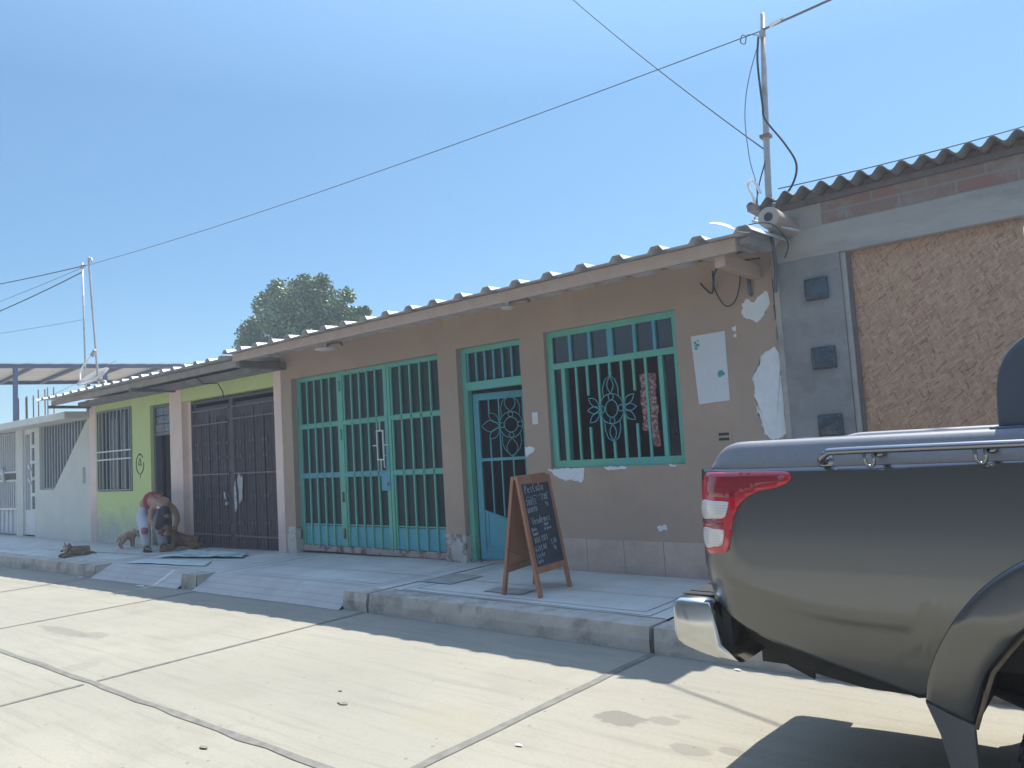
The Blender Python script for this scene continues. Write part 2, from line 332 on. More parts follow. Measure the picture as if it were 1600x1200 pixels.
# --- people, animals, plants, sheets
M['skin'] = mat('skin', (0.36, 0.19, 0.125), 0.55, 0.06, 6)
M['hair'] = mat('black_hair', (0.010, 0.009, 0.010), 0.5, 0.2, 20)
M['trousers'] = mat('pale_denim', (0.50, 0.51, 0.53), 0.85, 0.10, 6, .2, 40, col2=(.40, .41, .44), mix=(.5, .7), mscale=3)
M['redtop'] = mat('red_cloth', (0.33, 0.035, 0.05), 0.8, 0.1, 8)
M['redrag'] = mat('red_patch', (0.42, 0.13, 0.16), 0.85, 0.15, 12)
M['sandal'] = mat('sandal', (0.02, 0.018, 0.02), 0.7, 0.1, 9)
M['dogtan'] = mat('tan_fur', (0.20, 0.105, 0.055), 0.9, 0.15, 14, .4, 90, col2=(0.065, 0.04, 0.028), mix=(.44, .62), mscale=3.2)
M['dogpale'] = mat('fawn_fur', (0.35, 0.235, 0.15), 0.9, 0.15, 14, .4, 90, col2=(.42, .33, .26), mix=(.5, .7), mscale=5)
M['dogbrown'] = mat('brown_fur', (0.22, 0.155, 0.10), 0.9, 0.2, 14, .4, 90, col2=(0.13, 0.095, 0.07), mix=(.45, .6), mscale=6)
M['dogcream'] = mat('cream_fur', (0.45, 0.33, 0.23), 0.9, 0.1, 14)
M['dognose'] = mat('dog_nose', (0.012, 0.011, 0.011), 0.4, 0.1, 9)
M['sheet'] = mat('printed_plastic_sheet', (0.62, 0.70, 0.68), 0.5, 0.1, 2, .1, 20, col2=(0.22, 0.48, 0.50), mix=(.52, .57), mscale=3.4)
M['sheet2'] = mat('printed_plastic_sheet_pale', (0.52, 0.66, 0.66), 0.5, 0.1, 2, .1, 20, col2=(0.66, 0.68, 0.58), mix=(.5, .58), mscale=1.9)
M['bark'] = mat('bark', (0.14, 0.10, 0.07), 0.9, 0.3, 6, .5, 30)
M['leaf'] = mat('leaves', (0.045, 0.105, 0.030), 0.5, 0.5, 1.6, col2=(0.115, 0.185, 0.055), mix=(.45, .7), mscale=.9)
M['dryleaf'] = mat('dry_leaf', (0.20, 0.18, 0.125), 0.8, 0.3, 20)
M['litter'] = mat('white_litter', (0.6, 0.6, 0.6), 0.7, 0.1, 20)

M['ochre'] = mat('pale_blue_render', (0.44, 0.48, 0.54), 0.9, 0.1, 1.2)
# ------------------------------------------------------------ helpers
class MB:
    """collects shapes and links them as one mesh object"""
    def __init__(s): s.bm = bmesh.new()
    def box(s, x0, x1, y0, y1, z0, z1, mtx=None):
        v = [s.bm.verts.new((x, y, z)) for x in (x0, x1) for y in (y0, y1) for z in (z0, z1)]
        if mtx is not None:
            for q in v: q.co = mtx @ q.co
        for a in ((0, 1, 3, 2), (4, 6, 7, 5), (0, 4, 5, 1), (2, 3, 7, 6), (0, 2, 6, 4), (1, 5, 7, 3)):
            s.bm.faces.new([v[i] for i in a])
        return s
    def bar(s, p, q, w, d=None, upv=(0, 0, 1)):
        """rectangular bar from p to q, w across, d along the second axis"""
        d = w if d is None else d
        p, q = Vector(p), Vector(q); t = (q-p); L = t.length; t.normalize()
        u = Vector(upv)
        if abs(t.dot(u)) > .95: u = Vector((0, 1, 0))
        a = t.cross(u).normalized(); c = a.cross(t).normalized()
        mm = Matrix((( t.x, a.x, c.x, p.x), (t.y, a.y, c.y, p.y), (t.z, a.z, c.z, p.z), (0, 0, 0, 1)))
        return s.box(0, L, -w/2, w/2, -d/2, d/2, mm)
    def tube(s, pts, r, seg=8, closed=False, cap=True):
        pts = [Vector(p) for p in pts]; n = len(pts); rings = []
        rr = r if isinstance(r, (list, tuple)) else [r]*n
        prev = None
        for i, p in enumerate(pts):
            if closed: t = pts[(i+1) % n]-pts[i-1]
            else: t = pts[min(i+1, n-1)]-pts[max(i-1, 0)]
            t.normalize()
            if prev is None:
                u = Vector((0, 0, 1)) if abs(t.z) < .9 else Vector((1, 0, 0))
                a = t.cross(u).normalized()
            else:
                a = (prev - t*prev.dot(t))
                a = a.normalized() if a.length > 1e-6 else t.orthogonal().normalized()
            prev = a; c = t.cross(a)
            rings.append([s.bm.verts.new(p + (a*math.cos(k*2*math.pi/seg)+c*math.sin(k*2*math.pi/seg))*rr[i]) for k in range(seg)])
        for i in range(n if closed else n-1):
            A, B = rings[i], rings[(i+1) % n]
            for k in range(seg):
                s.bm.faces.new((A[k], A[(k+1) % seg], B[(k+1) % seg], B[k]))
        if not closed and cap:
            s.bm.faces.new(rings[0][::-1]); s.bm.faces.new(rings[-1])
        return s
    def prism(s, poly, axis, a, b):
        """2D polygon extruded along axis 'x','y' or 'z' between a and b"""
        def P(u, v, w): return {'x': (w, u, v), 'y': (u, w, v), 'z': (u, v, w)}[axis]
        A = [s.bm.verts.new(P(u, v, a)) for u, v in poly]; B = [s.bm.verts.new(P(u, v, b)) for u, v in poly]
        s.bm.faces.new(A); s.bm.faces.new(B[::-1])
        for i in range(len(poly)):
            j = (i+1) % len(poly); s.bm.faces.new((A[i], A[j], B[j], B[i]))
        return s
    def lathe(s, prof, c=(0, 0, 0), axis='z', seg=24):
        rings = []
        for r, h in prof:
            ring = []
            for k in range(seg):
                a = 2*math.pi*k/seg; x, y = r*math.cos(a), r*math.sin(a)
                q = {'z': (x, y, h), 'y': (x, h, y), 'x': (h, x, y)}[axis]
                ring.append(s.bm.verts.new((q[0]+c[0], q[1]+c[1], q[2]+c[2])))
            rings.append(ring)
        for A, B in zip(rings, rings[1:]):
            for k in range(seg): s.bm.faces.new((A[k], A[(k+1) % seg], B[(k+1) % seg], B[k]))
        return s
    def grid(s, nu, nv, fn):
        V = [[s.bm.verts.new(fn(i/nu, j/nv)) for j in range(nv+1)] for i in range(nu+1)]
        for i in range(nu):
            for j in range(nv): s.bm.faces.new((V[i][j], V[i+1][j], V[i+1][j+1], V[i][j+1]))
        return s
    def build(s, name, mt, parent=None, smooth=False, bevel=0, solid=0, soff=0):
        bmesh.ops.remove_doubles(s.bm, verts=s.bm.verts, dist=1e-5)
        bmesh.ops.recalc_face_normals(s.bm, faces=s.bm.faces)
        me = bpy.data.meshes.new(name); s.bm.to_mesh(me); s.bm.free()
        if smooth:
            for p in me.polygons: p.use_smooth = True
        o = bpy.data.objects.new(name, me); COL.objects.link(o)
        me.materials.append(M[mt] if isinstance(mt, str) else mt)
        if parent is not None:
            o.parent = parent; o.matrix_parent_inverse = Matrix.Translation(-parent_loc(parent))
        if solid:
            q = o.modifiers.new("solid", 'SOLIDIFY'); q.thickness = solid; q.offset = soff
        if bevel:
            q = o.modifiers.new("bevel", 'BEVEL'); q.width = bevel; q.segments = 2; q.limit_method = 'ANGLE'; q.angle_limit = R(50)
        return o

def parent_loc(p):
    return Vector(p.location) if p.type == 'EMPTY' else Vector((0, 0, 0))

def tag(o, label=None, cat=None, group=None, kind=None):
    if label: o["label"] = label
    if cat: o["category"] = cat
    if group: o["group"] = group
    if kind: o["kind"] = kind
    return o
def thing(name, label, cat, loc=(0, 0, 0), group=None):
    o = bpy.data.objects.new(name, None); COL.objects.link(o); o.location = loc; o.empty_display_size = .2
    return tag(o, label, cat, group)
def sub(parent, o):
    o.parent = parent; return o

def wall(cx, cz, hole, y0, y1):
    """wall slab between y0 and y1 over the grid lines cx, cz; hole(xm,zm) -> True where open"""
    mb = MB(); nx, nzz = len(cx)-1, len(cz)-1
    S = [[not hole((cx[i]+cx[i+1])/2, (cz[j]+cz[j+1])/2) for j in range(nzz)] for i in range(nx)]
    def q(*p): mb.bm.faces.new([mb.bm.verts.new(v) for v in p])
    for i in range(nx):
        for j in range(nzz):
            if not S[i][j]: continue
            a, b_, c, d = cx[i], cx[i+1], cz[j], cz[j+1]
            q((a, y0, c), (b_, y0, c), (b_, y0, d), (a, y0, d)); q((a, y1, c), (a, y1, d), (b_, y1, d), (b_, y1, c))
            if i == 0 or not S[i-1][j]: q((a, y0, c), (a, y0, d), (a, y1, d), (a, y1, c))
            if i == nx-1 or not S[i+1][j]: q((b_, y0, c), (b_, y1, c), (b_, y1, d), (b_, y0, d))
            if j == 0 or not S[i][j-1]: q((a, y0, c), (a, y1, c), (b_, y1, c), (b_, y0, c))
            if j == nzz-1 or not S[i][j+1]: q((a, y0, d), (b_, y0, d), (b_, y1, d), (a, y1, d))
    return mb
def in_rects(rects):
    return lambda x, z: any(a < x < b_ and c < z < d for a, b_, c, d in rects)
def cuts(lo, hi, vals): return sorted(set([lo, hi]+[v for v in vals if lo < v < hi]))
def walled(x0, x1, z0, z1, rects, y0, y1):
    return wall(cuts(x0, x1, [r[0] for r in rects]+[r[1] for r in rects]), cuts(z0, z1, [r[2] for r in rects]+[r[3] for r in rects]), in_rects(rects), y0, y1)
def ring(x0, x1, z0, z1, w, y0, y1, wt=None, wb=None):
    """rectangular frame of member width w"""
    wt = w if wt is None else wt; wb = w if wb is None else wb
    return walled(x0, x1, z0, z1, [(x0+w, x1-w, z0+wb, z1-wt)], y0, y1)
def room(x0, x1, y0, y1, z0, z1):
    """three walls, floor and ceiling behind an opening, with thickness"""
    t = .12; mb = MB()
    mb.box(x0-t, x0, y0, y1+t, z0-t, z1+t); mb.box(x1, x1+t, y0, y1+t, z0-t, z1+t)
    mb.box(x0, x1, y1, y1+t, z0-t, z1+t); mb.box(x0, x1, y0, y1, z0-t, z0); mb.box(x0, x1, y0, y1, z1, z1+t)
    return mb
def blob(cx, cz, rx, rz, seed, n=44, amp=.28, y=6.6, outline=None):
    """ragged patch outline in the wall plane"""
    pts = []
    if outline is None:
        for k in range(n):
            a = 2*math.pi*k/n
            w = 1+amp*mnoise.noise((math.cos(a)*1.6+seed, math.sin(a)*1.6, seed*.7))+amp*.5*mnoise.noise((math.cos(a)*6+seed, math.sin(a)*6, seed))
            pts.append((cx+rx*w*math.cos(a), cz+rz*w*math.sin(a)))
    else:
        m_ = len(outline)
        for i in range(m_):
            p, q = outline[i], outline[(i+1) % m_]
            L = math.dist(p, q); k = max(1, int(L/.018))
            for j in range(k):
                t = j/k; x = p[0]+(q[0]-p[0])*t; z = p[1]+(q[1]-p[1])*t
                w = amp*.05*(mnoise.noise((x*14, z*14, seed))+.8*mnoise.noise((x*45, z*45, seed+3)))
                nx_, nz_ = (q[1]-p[1])/L, -(q[0]-p[0])/L
                pts.append((x+nx_*w, z+nz_*w))
    return pts
def patch(name, pts, y, mt, parent, t=.0025):
    mb = MB(); mb.prism(pts, 'y', y-t, y+.003)
    bmesh.ops.triangulate(mb.bm, faces=[f_ for f_ in mb.bm.faces if len(f_.verts) > 4])
    return mb.build(name, mt, parent)
def arc(cx, cz, rx, rz, a0, a1, n=16):
    return [(cx+rx*math.cos(R(a0+(a1-a0)*k/n)), cz+rz*math.sin(R(a0+(a1-a0)*k/n))) for k in range(n+1)]
def petal(cx, cz, L, W, ang, n=10):
    """lens outline from (cx,cz) pointing along ang"""
    ca, sa = math.cos(R(ang)), math.sin(R(ang)); out = []
    for k in range(n+1): t = k/n; out.append((t*L, W*math.sin(math.pi*t)))
    for k in range(n-1, 0, -1): t = k/n; out.append((t*L, -W*math.sin(math.pi*t)))
    return [(cx+u*ca-v*sa, cz+u*sa+v*ca) for u, v in out]
def g(x): return -0.011*max(0.0, min(-7.0-x, 9.0))     # the street falls away slightly to the left

# ------------------------------------------------------------ ground, road, sidewalk
KX = [-60, -16, -12.3, -9.14, -7] + [-6.03, -2.87, 0.29, 3.45, 6.6, 9.8, 30]
def strip(name, y0, y1, dz, mt, xs, ny=1):
    mb = MB()
    def fn(u, v):
        i = u*(len(xs)-1); i0 = min(int(i), len(xs)-2); x = xs[i0]+(xs[i0+1]-xs[i0])*(i-i0)
        return (x, y0+(y1-y0)*v, g(x)+dz)
    mb.grid(len(xs)-1, ny, fn)
    return tag(mb.build(name, mt), kind='structure')
mb = MB(); mb.grid(1, 1, lambda u, v: (-160+320*u, -160+320*v, -0.16)); tag(mb.build('ground', 'earth'), kind='structure')
strip('road', -0.55, 4.8, 0.0, 'road', KX)
# expansion joints, a few mm proud of the slabs
mb = MB()
def jstrip(mb, x0, x1, y0, y1, dz, n=14, wob=.008, seed=0):
    """narrow ragged strip following the road surface"""
    along_x = abs(x1-x0) > abs(y1-y0)
    if along_x:
        n = max(n, int((x1-x0)/.25))
        def fn(u, v):
            x = x0+(x1-x0)*u; return (x, (y0 if v < .5 else y1)+wob*mnoise.noise((x*3.1, v*9, seed)), g(x)+dz)
    else:
        n = max(n, int((y1-y0)/.2))
        def fn(u, v):
            y = y0+(y1-y0)*u; x = (x0 if v < .5 else x1)+wob*mnoise.noise((y*3.1, v*9, seed+5)); return (x, y, g(x)+dz)
    mb.grid(n, 1, fn)
jstrip(mb, -24, 8, 2.29, 2.34, .004, wob=.022)
for k, x in enumerate((-15.5, -12.35, -9.19, -6.03, -2.87, .29, 3.45)):
    w = .019 if x < -4 else .030
    jstrip(mb, x-w, x+w, -0.5, 2.27, .004, seed=k, wob=.014); jstrip(mb, x-w, x+w, 2.36, 4.795, .004, seed=k+20, wob=.014)
tag(mb.build('road_joint', 'joint'), kind='structure')
# sidewalk slab with kerb face; ramp gaps where the kerb is dropped
SW = .18
mb = MB()
segs = [(-60, -12.3), (-9.66, -9.28), (-6.36, -6.0), (-5.965, -2.89), (-2.855, 0.27), (.31, 12)]
for x0, x1 in segs:
    xs = cuts(x0, x1, [-16, -14, -12.3, -7]); n = len(xs)-1
    def xx(u, xs=xs, n=n):
        i = u*n; i0 = min(int(i), n-1); return xs[i0]+(xs[i0+1]-xs[i0])*(i-i0)
    nn = 30*n
    def kn(x, z): return .012*mnoise.noise((x*2.2, z*3, 1.0))+.009*mnoise.noise((x*9, z*6, 2.0))+.016*max(0, mnoise.noise((x*3.3, z*2.5, 7.0))-.25)
    mb.grid(nn, 3, lambda u, v: (xx(u), 4.8+kn(xx(u), v)-(.0 if v < .99 else -.012), g(xx(u))-.05+v*(SW+.05)-(.012 if .6 < v < .9 else 0)))
    mb.grid(nn, 1, lambda u, v: (xx(u), (4.812+kn(xx(u), 1)) if v < .5 else 5.06, g(xx(u))+SW))
    for x in (x0, x1):
        mb.bm.faces.new([mb.bm.verts.new(p) for p in ((x, 4.81, g(x)-.05), (x, 5.06, g(x)-.05), (x, 5.06, g(x)+SW), (x, 4.812, g(x)+SW))])
tag(mb.build('kerb', 'kerb'), kind='structure')
mb = MB()
for x0, x1 in ((-12.3, -9.66), (-9.28, -6.36)):
    mb.grid(12, 4, lambda u, v: (x0+(x1-x0)*u, 4.74+.32*v, g(x0+(x1-x0)*u)+.003+(SW-.005)*v+(.006 if 0 < v < 1 and int(round(v*4)) % 2 else 0)))
tag(mb.build('ramp', 'ramp'), kind='structure')
mb = MB()
for x0, x1 in ((-60, -9.17), (-9.15, -6.0), (-5.965, -2.89), (-2.855, .27), (.31, 12)):
    xs = cuts(x0, x1, [-16, -14, -12.3, -7]); n = len(xs)-1
    mb.grid(n, 1, lambda u, v: ((lambda i: (xs[min(int(i), n-1)]+(xs[min(int(i), n-1)+1]-xs[min(int(i), n-1)])*(i-min(int(i), n-1))))(u*n), 5.06 if v < .5 else 7.4, 0))
for v in mb.bm.verts: v.co.z = g(v.co.x)+SW
tag(mb.build('sidewalk', 'sidewalk'), kind='structure')
mb = MB()
for x in (-5.983, -2.872, .29):
    mb.grid(1, 1, lambda u, v: (x-.03+.06*u, 4.83+1.75*v, SW-.02))
    mb.grid(1, 1, lambda u, v: (x-.03+.06*u, 4.83, -.03+(SW+.01)*v))
def thin(x0, y0, x1, y1, w=.012):
    d = Vector((x1-x0, y1-y0, 0)); L = d.length; nrm = Vector((-d.y, d.x, 0)).normalized()*w/2
    n = max(2, int(L/.3))
    def fn(u, v):
        p = Vector((x0, y0, 0))+d*u+nrm*(1 if v > .5 else -1)*(1+.6*mnoise.noise((u*9, x0, y0)))
        return (p.x, p.y, g(p.x)+SW+.004)
    mb.grid(n, 1, fn)
# trowelled borders inside the slabs
for x0, x1 in ((-5.9, -2.95), (-2.8, .2), (-9.05, -6.08), (-12.2, -9.25), (-15.4, -12.4)):
    for d in (.10, .20):
        thin(x0+d, 5.0+d, x1-d, 5.0+d, .009); thin(x0+d, 5.0+d, x0+d, 6.5, .009); thin(x1-d, 5.0+d, x1-d, 6.5, .009)
    thin(x0, 5.72, x1, 5.74, .008)
thin(-5.9, 5.06, -2.9, 5.06, .012); thin(-9.16, 5.1, -9.15, 6.5, .02); thin(-16.9, 5.6, -12.6, 5.75, .016); thin(-20, 5.3, -17, 5.3, .012); thin(-12.34, 5.1, -12.34, 6.5, .016)
tag(mb.build('sidewalk_groove', 'groove'), kind='structure')
mb = MB()
def flatpatch(x0, x1, y0, y1, seed):
    pts = blob(0, 0, 0, 0, seed, outline=[(x0, y0), (x1, y0), (x1, y1), (x0, y1)], amp=.35)
    mb.bm.faces.new([mb.bm.verts.new((x, y, g(x)+SW+.0075)) for x, y in pts])
flatpatch(-6.02+.06, -5.52, 5.47, 5.96, 1.0); flatpatch(-4.95, -4.50, 5.33, 5.55, 2.0)
bmesh.ops.triangulate(mb.bm, faces=mb.bm.faces)
tag(mb.build('sidewalk_patch', 'damp'), kind='structure')

mb = MB()
mb.grid(len(KX)-1, 1, lambda u, v: (KX[int(round(u*(len(KX)-1)))], -.60-1.6*v, g(KX[int(round(u*(len(KX)-1)))])+SW)); mb.grid(len(KX)-1, 1, lambda u, v: (KX[int(round(u*(len(KX)-1)))], -.55-.05*v, g(KX[int(round(u*(len(KX)-1)))])-.05+(SW+.05)*v))
tag(mb.build('sidewalk', 'sidewalk'), kind='structure')
# unseen terrace added behind the camera for bounce light and the truck's reflections
oh = thing('unseen_terrace', 'added pale blue grey terrace, unseen behind the viewer, for bounce light and truck reflections', 'house', (-6, -2.3, .1))
orr = [(x, x+1.4, 1.2, 2.5) for x in (-22, -15.5, -9, 5)]+[(x, x+.95, 0, 2.4) for x in (-18.8, -12.3, -5.8, 8.2)]
walled(-26, 12, -.05, 3.2, orr, -2.45, -2.2).build('wall', 'ochre', oh)
MB().box(-26, 12, -2.50, -2.46, .0, 3.1).build('inner_wall', 'dark_in', oh)
roof_y = MB().grid(2, 1, lambda u, v: (-26.2+38.4*u, -.45-7*v, 3.2+.25*v)).build('roof', 'rustroof', oh, solid=.02)
for a_, b_, c_, d_ in orr: ring(a_, b_, max(c_, .1), d_, .05, -2.35, -2.3).build('window_frame' if c_ else 'door_frame', 'beamwood', oh)
# ------------------------------------------------------------ brown house
YF = 6.6
bh = thing('brown_house', 'single storey brown house with teal barred gate, door and window under a ribbed sheet roof', 'house', (-6.2, 6.6, .18))
rects = [(-9.78, -6.68, 0, 2.70), (-6.36, -5.37, 0, 2.71), (-5.03, -3.44, 1.245, 2.72)]
mb = walled(-10.03, -2.455, 0.02, 3.12, rects, YF, YF+.22)
mb.box(-10.03, -9.83, YF+.22, 10.4, .0, 3.15); mb.box(-2.655, -2.455, YF+.22, 10.4, .0, 3.15); mb.box(-9.83, -2.655, 10.2, 10.4, 0, 3.15)
mb.build('wall', 'brown', bh)
mb = MB(); mb.box(-5.37, -2.46, YF-.013, YF+.003, .10, .51)
mb.build('tile_skirting', 'tile', bh, bevel=.003)
for q in ((-6.685, -6.355, YF-.012, YF+.16, .10, .51), (-9.985, -9.775, YF-.012, YF+.12, .09, .53)): MB().box(*q).build('pillar_tile', 'oldtile', bh, bevel=.003)
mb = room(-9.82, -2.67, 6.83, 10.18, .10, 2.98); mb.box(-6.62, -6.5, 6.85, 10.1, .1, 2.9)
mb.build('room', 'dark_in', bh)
# ragged bare plaster
for k, (ol, sd) in enumerate((
    ([(-2.76, 2.66), (-2.72, 2.70), (-2.66, 2.66), (-2.60, 2.70), (-2.53, 2.74), (-2.50, 2.62), (-2.56, 2.53), (-2.64, 2.47), (-2.72, 2.52), (-2.78, 2.57)], 1),
    ([(-2.53, 2.23), (-2.50, 2.24), (-2.47, 2.18), (-2.462, 1.8), (-2.462, 1.47), (-2.50, 1.44), (-2.58, 1.43), (-2.65, 1.48), (-2.68, 1.60), (-2.70, 1.70), (-2.715, 1.85), (-2.72, 2.0), (-2.66, 2.10), (-2.62, 2.18)], 2),
    ([(-5.08, 1.24), (-4.60, 1.24), (-4.61, 1.14), (-4.66, 1.09), (-4.74, 1.12), (-4.86, 1.12), (-4.98, 1.16)], 3),
    ([(-5.372, 1.49), (-5.30, 1.50), (-5.23, 1.46), (-5.29, 1.42), (-5.372, 1.38)], 4),
    ([(-4.36, 1.24), (-4.08, 1.24), (-4.10, 1.215), (-4.2, 1.215), (-4.3, 1.205)], 5),
    ([(-3.62, 1.243), (-3.54, 1.243), (-3.56, 1.22)], 6),
    ([(-3.80, .66), (-3.70, .67), (-3.69, .62), (-3.77, .61)], 7),
    ([(-2.465, 2.98), (-2.457, 2.98), (-2.457, 2.25), (-2.468, 2.28)], 8),
    ([(-2.875, 2.47), (-2.835, 2.475), (-2.84, 2.43), (-2.87, 2.43)], 9),
    ([(-2.86, 2.40), (-2.84, 2.40), (-2.84, 2.37), (-2.86, 2.375)], 10))):
    patch('bare_plaster', blob(0, 0, 0, 0, sd, outline=ol, amp=.36), YF, 'plaster', bh)
# light switch beside the door, a vent and a cut pipe stub
sw = MB().box(-5.245, -5.165, YF-.012, YF+.002, 1.735, 1.865).build('light_switch', 'pvc', bh, bevel=.004)
MB().box(-5.220, -5.190, YF-.016, YF-.011, 1.775, 1.825).build('switch_key', 'white_metal', sw)
vt = MB().box(-3.115, -2.955, YF-.006, YF+.002, 1.33, 1.555); vt = vt.build('meter_box', 'brown', bh, bevel=.003)
mb = MB()
mb.box(-3.085, -2.985, YF-.0085, YF-.005, 1.49, 1.515); mb.box(-3.085, -2.985, YF-.0085, YF-.005, 1.445, 1.47); mb.build('vent_slot', 'black_pl', vt)
MB().tube([(-2.67, YF+.02, 2.72), (-2.67, YF-.025, 2.73), (-2.67, YF-.03, 2.87)], .018, 8).build('pipe_stub', 'greycable', bh, smooth=True)

def roof_sheet(x0, x1, y0, y1, z0, slope, pitch, rib, topw, phase=0.0, wavy=0.004, n_y=10):
    """trapezoid ribbed sheet running back from the eave"""
    xs = []
    x = x0
    k = math.floor((x0-phase)/pitch)
    while True:
        c = phase+k*pitch
        for dx, h in ((-topw*1.0, 0), (-topw*.5, rib), (topw*.5, rib), (topw*1.0, 0), (pitch*.5, 0)):
            if x0 <= c+dx <= x1: xs.append((c+dx, h))
        k += 1
        if c > x1: break
    xs = sorted(xs)
    mb = MB(); V = []
    for j in range(n_y+1):
        y = y0+(y1-y0)*(j/n_y)**2
        V.append([mb.bm.verts.new((x, y+(.010*mnoise.noise((x*.9, 3, 1)) if j == 0 else 0), z0+slope*(y-y0)+h+wavy*mnoise.noise((x*1.3, y*.8, 2.2))*3)) for x, h in xs])
    for j in range(n_y):
        for i in range(len(xs)-1): mb.bm.faces.new((V[j][i], V[j][i+1], V[j+1][i+1], V[j+1][i]))
    return mb
rs = roof_sheet(-10.12, -2.24, 5.70, 10.6, 3.068, .035, .385, .048, .075, phase=-2.72)
rs.build('roof', 'roof', bh, solid=.004)
mb = MB(); mb.box(-9.99, -2.44, 5.79, 5.83, 2.945, 3.058); mb.build('fascia', 'fascia', bh, bevel=.004)
for x in (-9.93, -2.60): MB().box(x-.045, x+.045, 5.835, YF, 2.855, 2.965).build('roof_beam', 'fascia' if x > -5 else 'beamwood', bh, bevel=.004)
MB().box(-2.435, -2.33, 5.84, 6.30, 3.0, 3.055).build('roof_end_block', 'cement', bh, bevel=.006)
# wall grime lip where the purlin meets the wall
YR = 6.70
# ---- garage gate
gate = ring(-9.78, -6.68, .19, 2.70, .045, YR, YR+.05, wb=.005).build('garage_gate', 'teal_green', bh, bevel=.003)
COLS = [(-9.735, -8.80), (-8.70, -7.80), (-7.70, -6.725)]
ROWS = [(.56, 1.235), (1.285, 1.955), (2.005, 2.655)]
def gsub(mb, name, mt, parent=gate, **k): return mb.build(name, mt, parent, **k)
mb = MB(); mb.box(-8.80, -8.70, YR-.006, YR+.045, .27, 2.655); gsub(mb, 'mullion', 'teal_green', bevel=.003)
mb = MB(); mb.box(-7.80, -7.757, YR-.008, YR+.045, .27, 2.655); gsub(mb, 'mullion', 'teal_green', bevel=.003)
mb = MB(); mb.box(-7.747, -7.70, YR-.008, YR+.045, .27, 2.655); gsub(mb, 'mullion', 'teal_green', bevel=.003)
mb = MB(); mb.box(-7.795, -7.755, YR-.012, YR-.008, 1.28, 2.04); gsub(mb, 'lock_stile', 'teal_blue', bevel=.002)
for ci, (x0, x1) in enumerate(COLS):
    for z in (1.26, 1.98):
        mb = MB(); mb.box(x0, x1, YR-.004, YR+.04, z-.028, z+.028); gsub(mb, 'cross_rail', 'teal_blue' if (ci < 2 and z < 1.5) else 'teal_green', bevel=.003)
    for rj, (z0, z1) in enumerate(ROWS):
        mb = MB(); mb.box(x0, x1, YR+.028, YR+.034, z0-.01, z1+.01); gsub(mb, 'pane', 'gatepane')
    mb = MB(); mb.box(x0, x1, YR+.020, YR+.036, .27, .545); gsub(mb, 'bottom_panel', 'teal_blue', bevel=.002)
    nb = 4
    for k in range(nb+2):
        x = x0+.022+(x1-x0-.044)*k/(nb+1)
        if k in (0, nb+1):
            mb = MB(); mb.box(x-.012, x+.012, YR+.002, YR+.026, .27, 2.655); gsub(mb, 'edge_bar', 'teal_green', bevel=.002); continue
        mb = MB()
        zt = 2.655
        mb.box(x-.0125, x+.0125, YR-.004, YR+.021, .262, zt)
        gsub(mb, 'bar', 'teal_green', bevel=.002)
    for z0, z1 in ROWS:
        mb = ring(x0, x1, z0-.004, z1+.004, .016, YR+.012, YR+.027); gsub(mb, 'pane_bead', 'teal_green')
mb = MB(); mb.box(-9.77, -7.757, YR-.012, YR+.048, .185, .265); mb.box(-7.747, -6.69, YR-.010, YR+.048, .185, .262); gsub(mb, 'threshold_rail', 'rusty', bevel=.003)
mb = MB()
mb.box(-7.98, -7.935, YR-.016, YR-.012, 1.41, 1.90); mb.box(-7.875, -7.83, YR-.016, YR-.012, 1.41, 1.90)
gsub(walled(-7.985, -7.845, 1.43, 1.83, [(-7.967, -7.863, 1.448, 1.812)], YR-.024, YR-.008), 'lattice_square', 'white_metal')
mb.bm.free()
mb = MB(); mb.bar((-7.915, YR-.014, 1.83), (-7.915, YR-.014, 1.95), .014); mb.bar((-7.915, YR-.014, 1.43), (-7.915, YR-.014, 1.29), .014); mb.bar((-8.07, YR-.014, 1.63), (-7.985, YR-.014, 1.63), .014); mb.bar((-7.845, YR-.014, 1.63), (-7.757, YR-.014, 1.63), .014); gsub(mb, 'lattice_arm', 'white_metal')
mb = MB(); mb.box(-7.93, -7.757, YR-.014, YR-.006, 1.03, 1.255); gsub(mb, 'lock_plate', 'teal_blue', bevel=.003)
mb = MB(); mb.lathe([(.0, -.03), (.022, -.03), (.022, 0)], (-7.80, YR-.014, 1.12), 'y', 12); gsub(mb, 'lock_cylinder', 'galv')
mb = MB(); mb.tube([(-7.80, YR-.01, 1.32), (-7.80, YR-.06, 1.34), (-7.80, YR-.06, 1.48), (-7.80, YR-.01, 1.50)], .009, 8); gsub(mb, 'handle', 'white_metal', smooth=True)
for x, z in ((-8.75, .45), (-8.75, .95), (-8.75, 1.82), (-8.75, 2.5), (-9.765, .42), (-9.77, 2.2)):
    mb = MB(); mb.tube([(x, YR-.018, z-.07), (x, YR-.018, z+.07)], .014, 8); gsub(mb, 'hinge', 'rust' if z < 1 else 'teal_green', smooth=True)
# ---- door frame with barred fanlight
dfr = MB()
dfr.box(-6.36, -6.285, YR-.02, YR+.06, .17, 2.71); dfr.box(-5.43, -5.37, YR-.02, YR+.06, .17, 2.71)
dfr.box(-6.285, -5.43, YR-.02, YR+.06, 2.65, 2.71); dfr.box(-6.285, -5.43, YR-.02, YR+.06, 2.20, 2.30)
dfr = dfr.build('door_frame', 'teal_green', bh, bevel=.004)
MB().box(-6.285, -5.43, YR+.03, YR+.036, 2.29, 2.66).build('fanlight_pane', 'gatepane', dfr)
for k in range(7):
    x = -6.27+k*(.825/6); mb = MB(); mb.box(x-.012, x+.012, YR-.004, YR+.022, 2.30, 2.65); mb.build('fanlight_bar', 'teal_blue', dfr, bevel=.002)
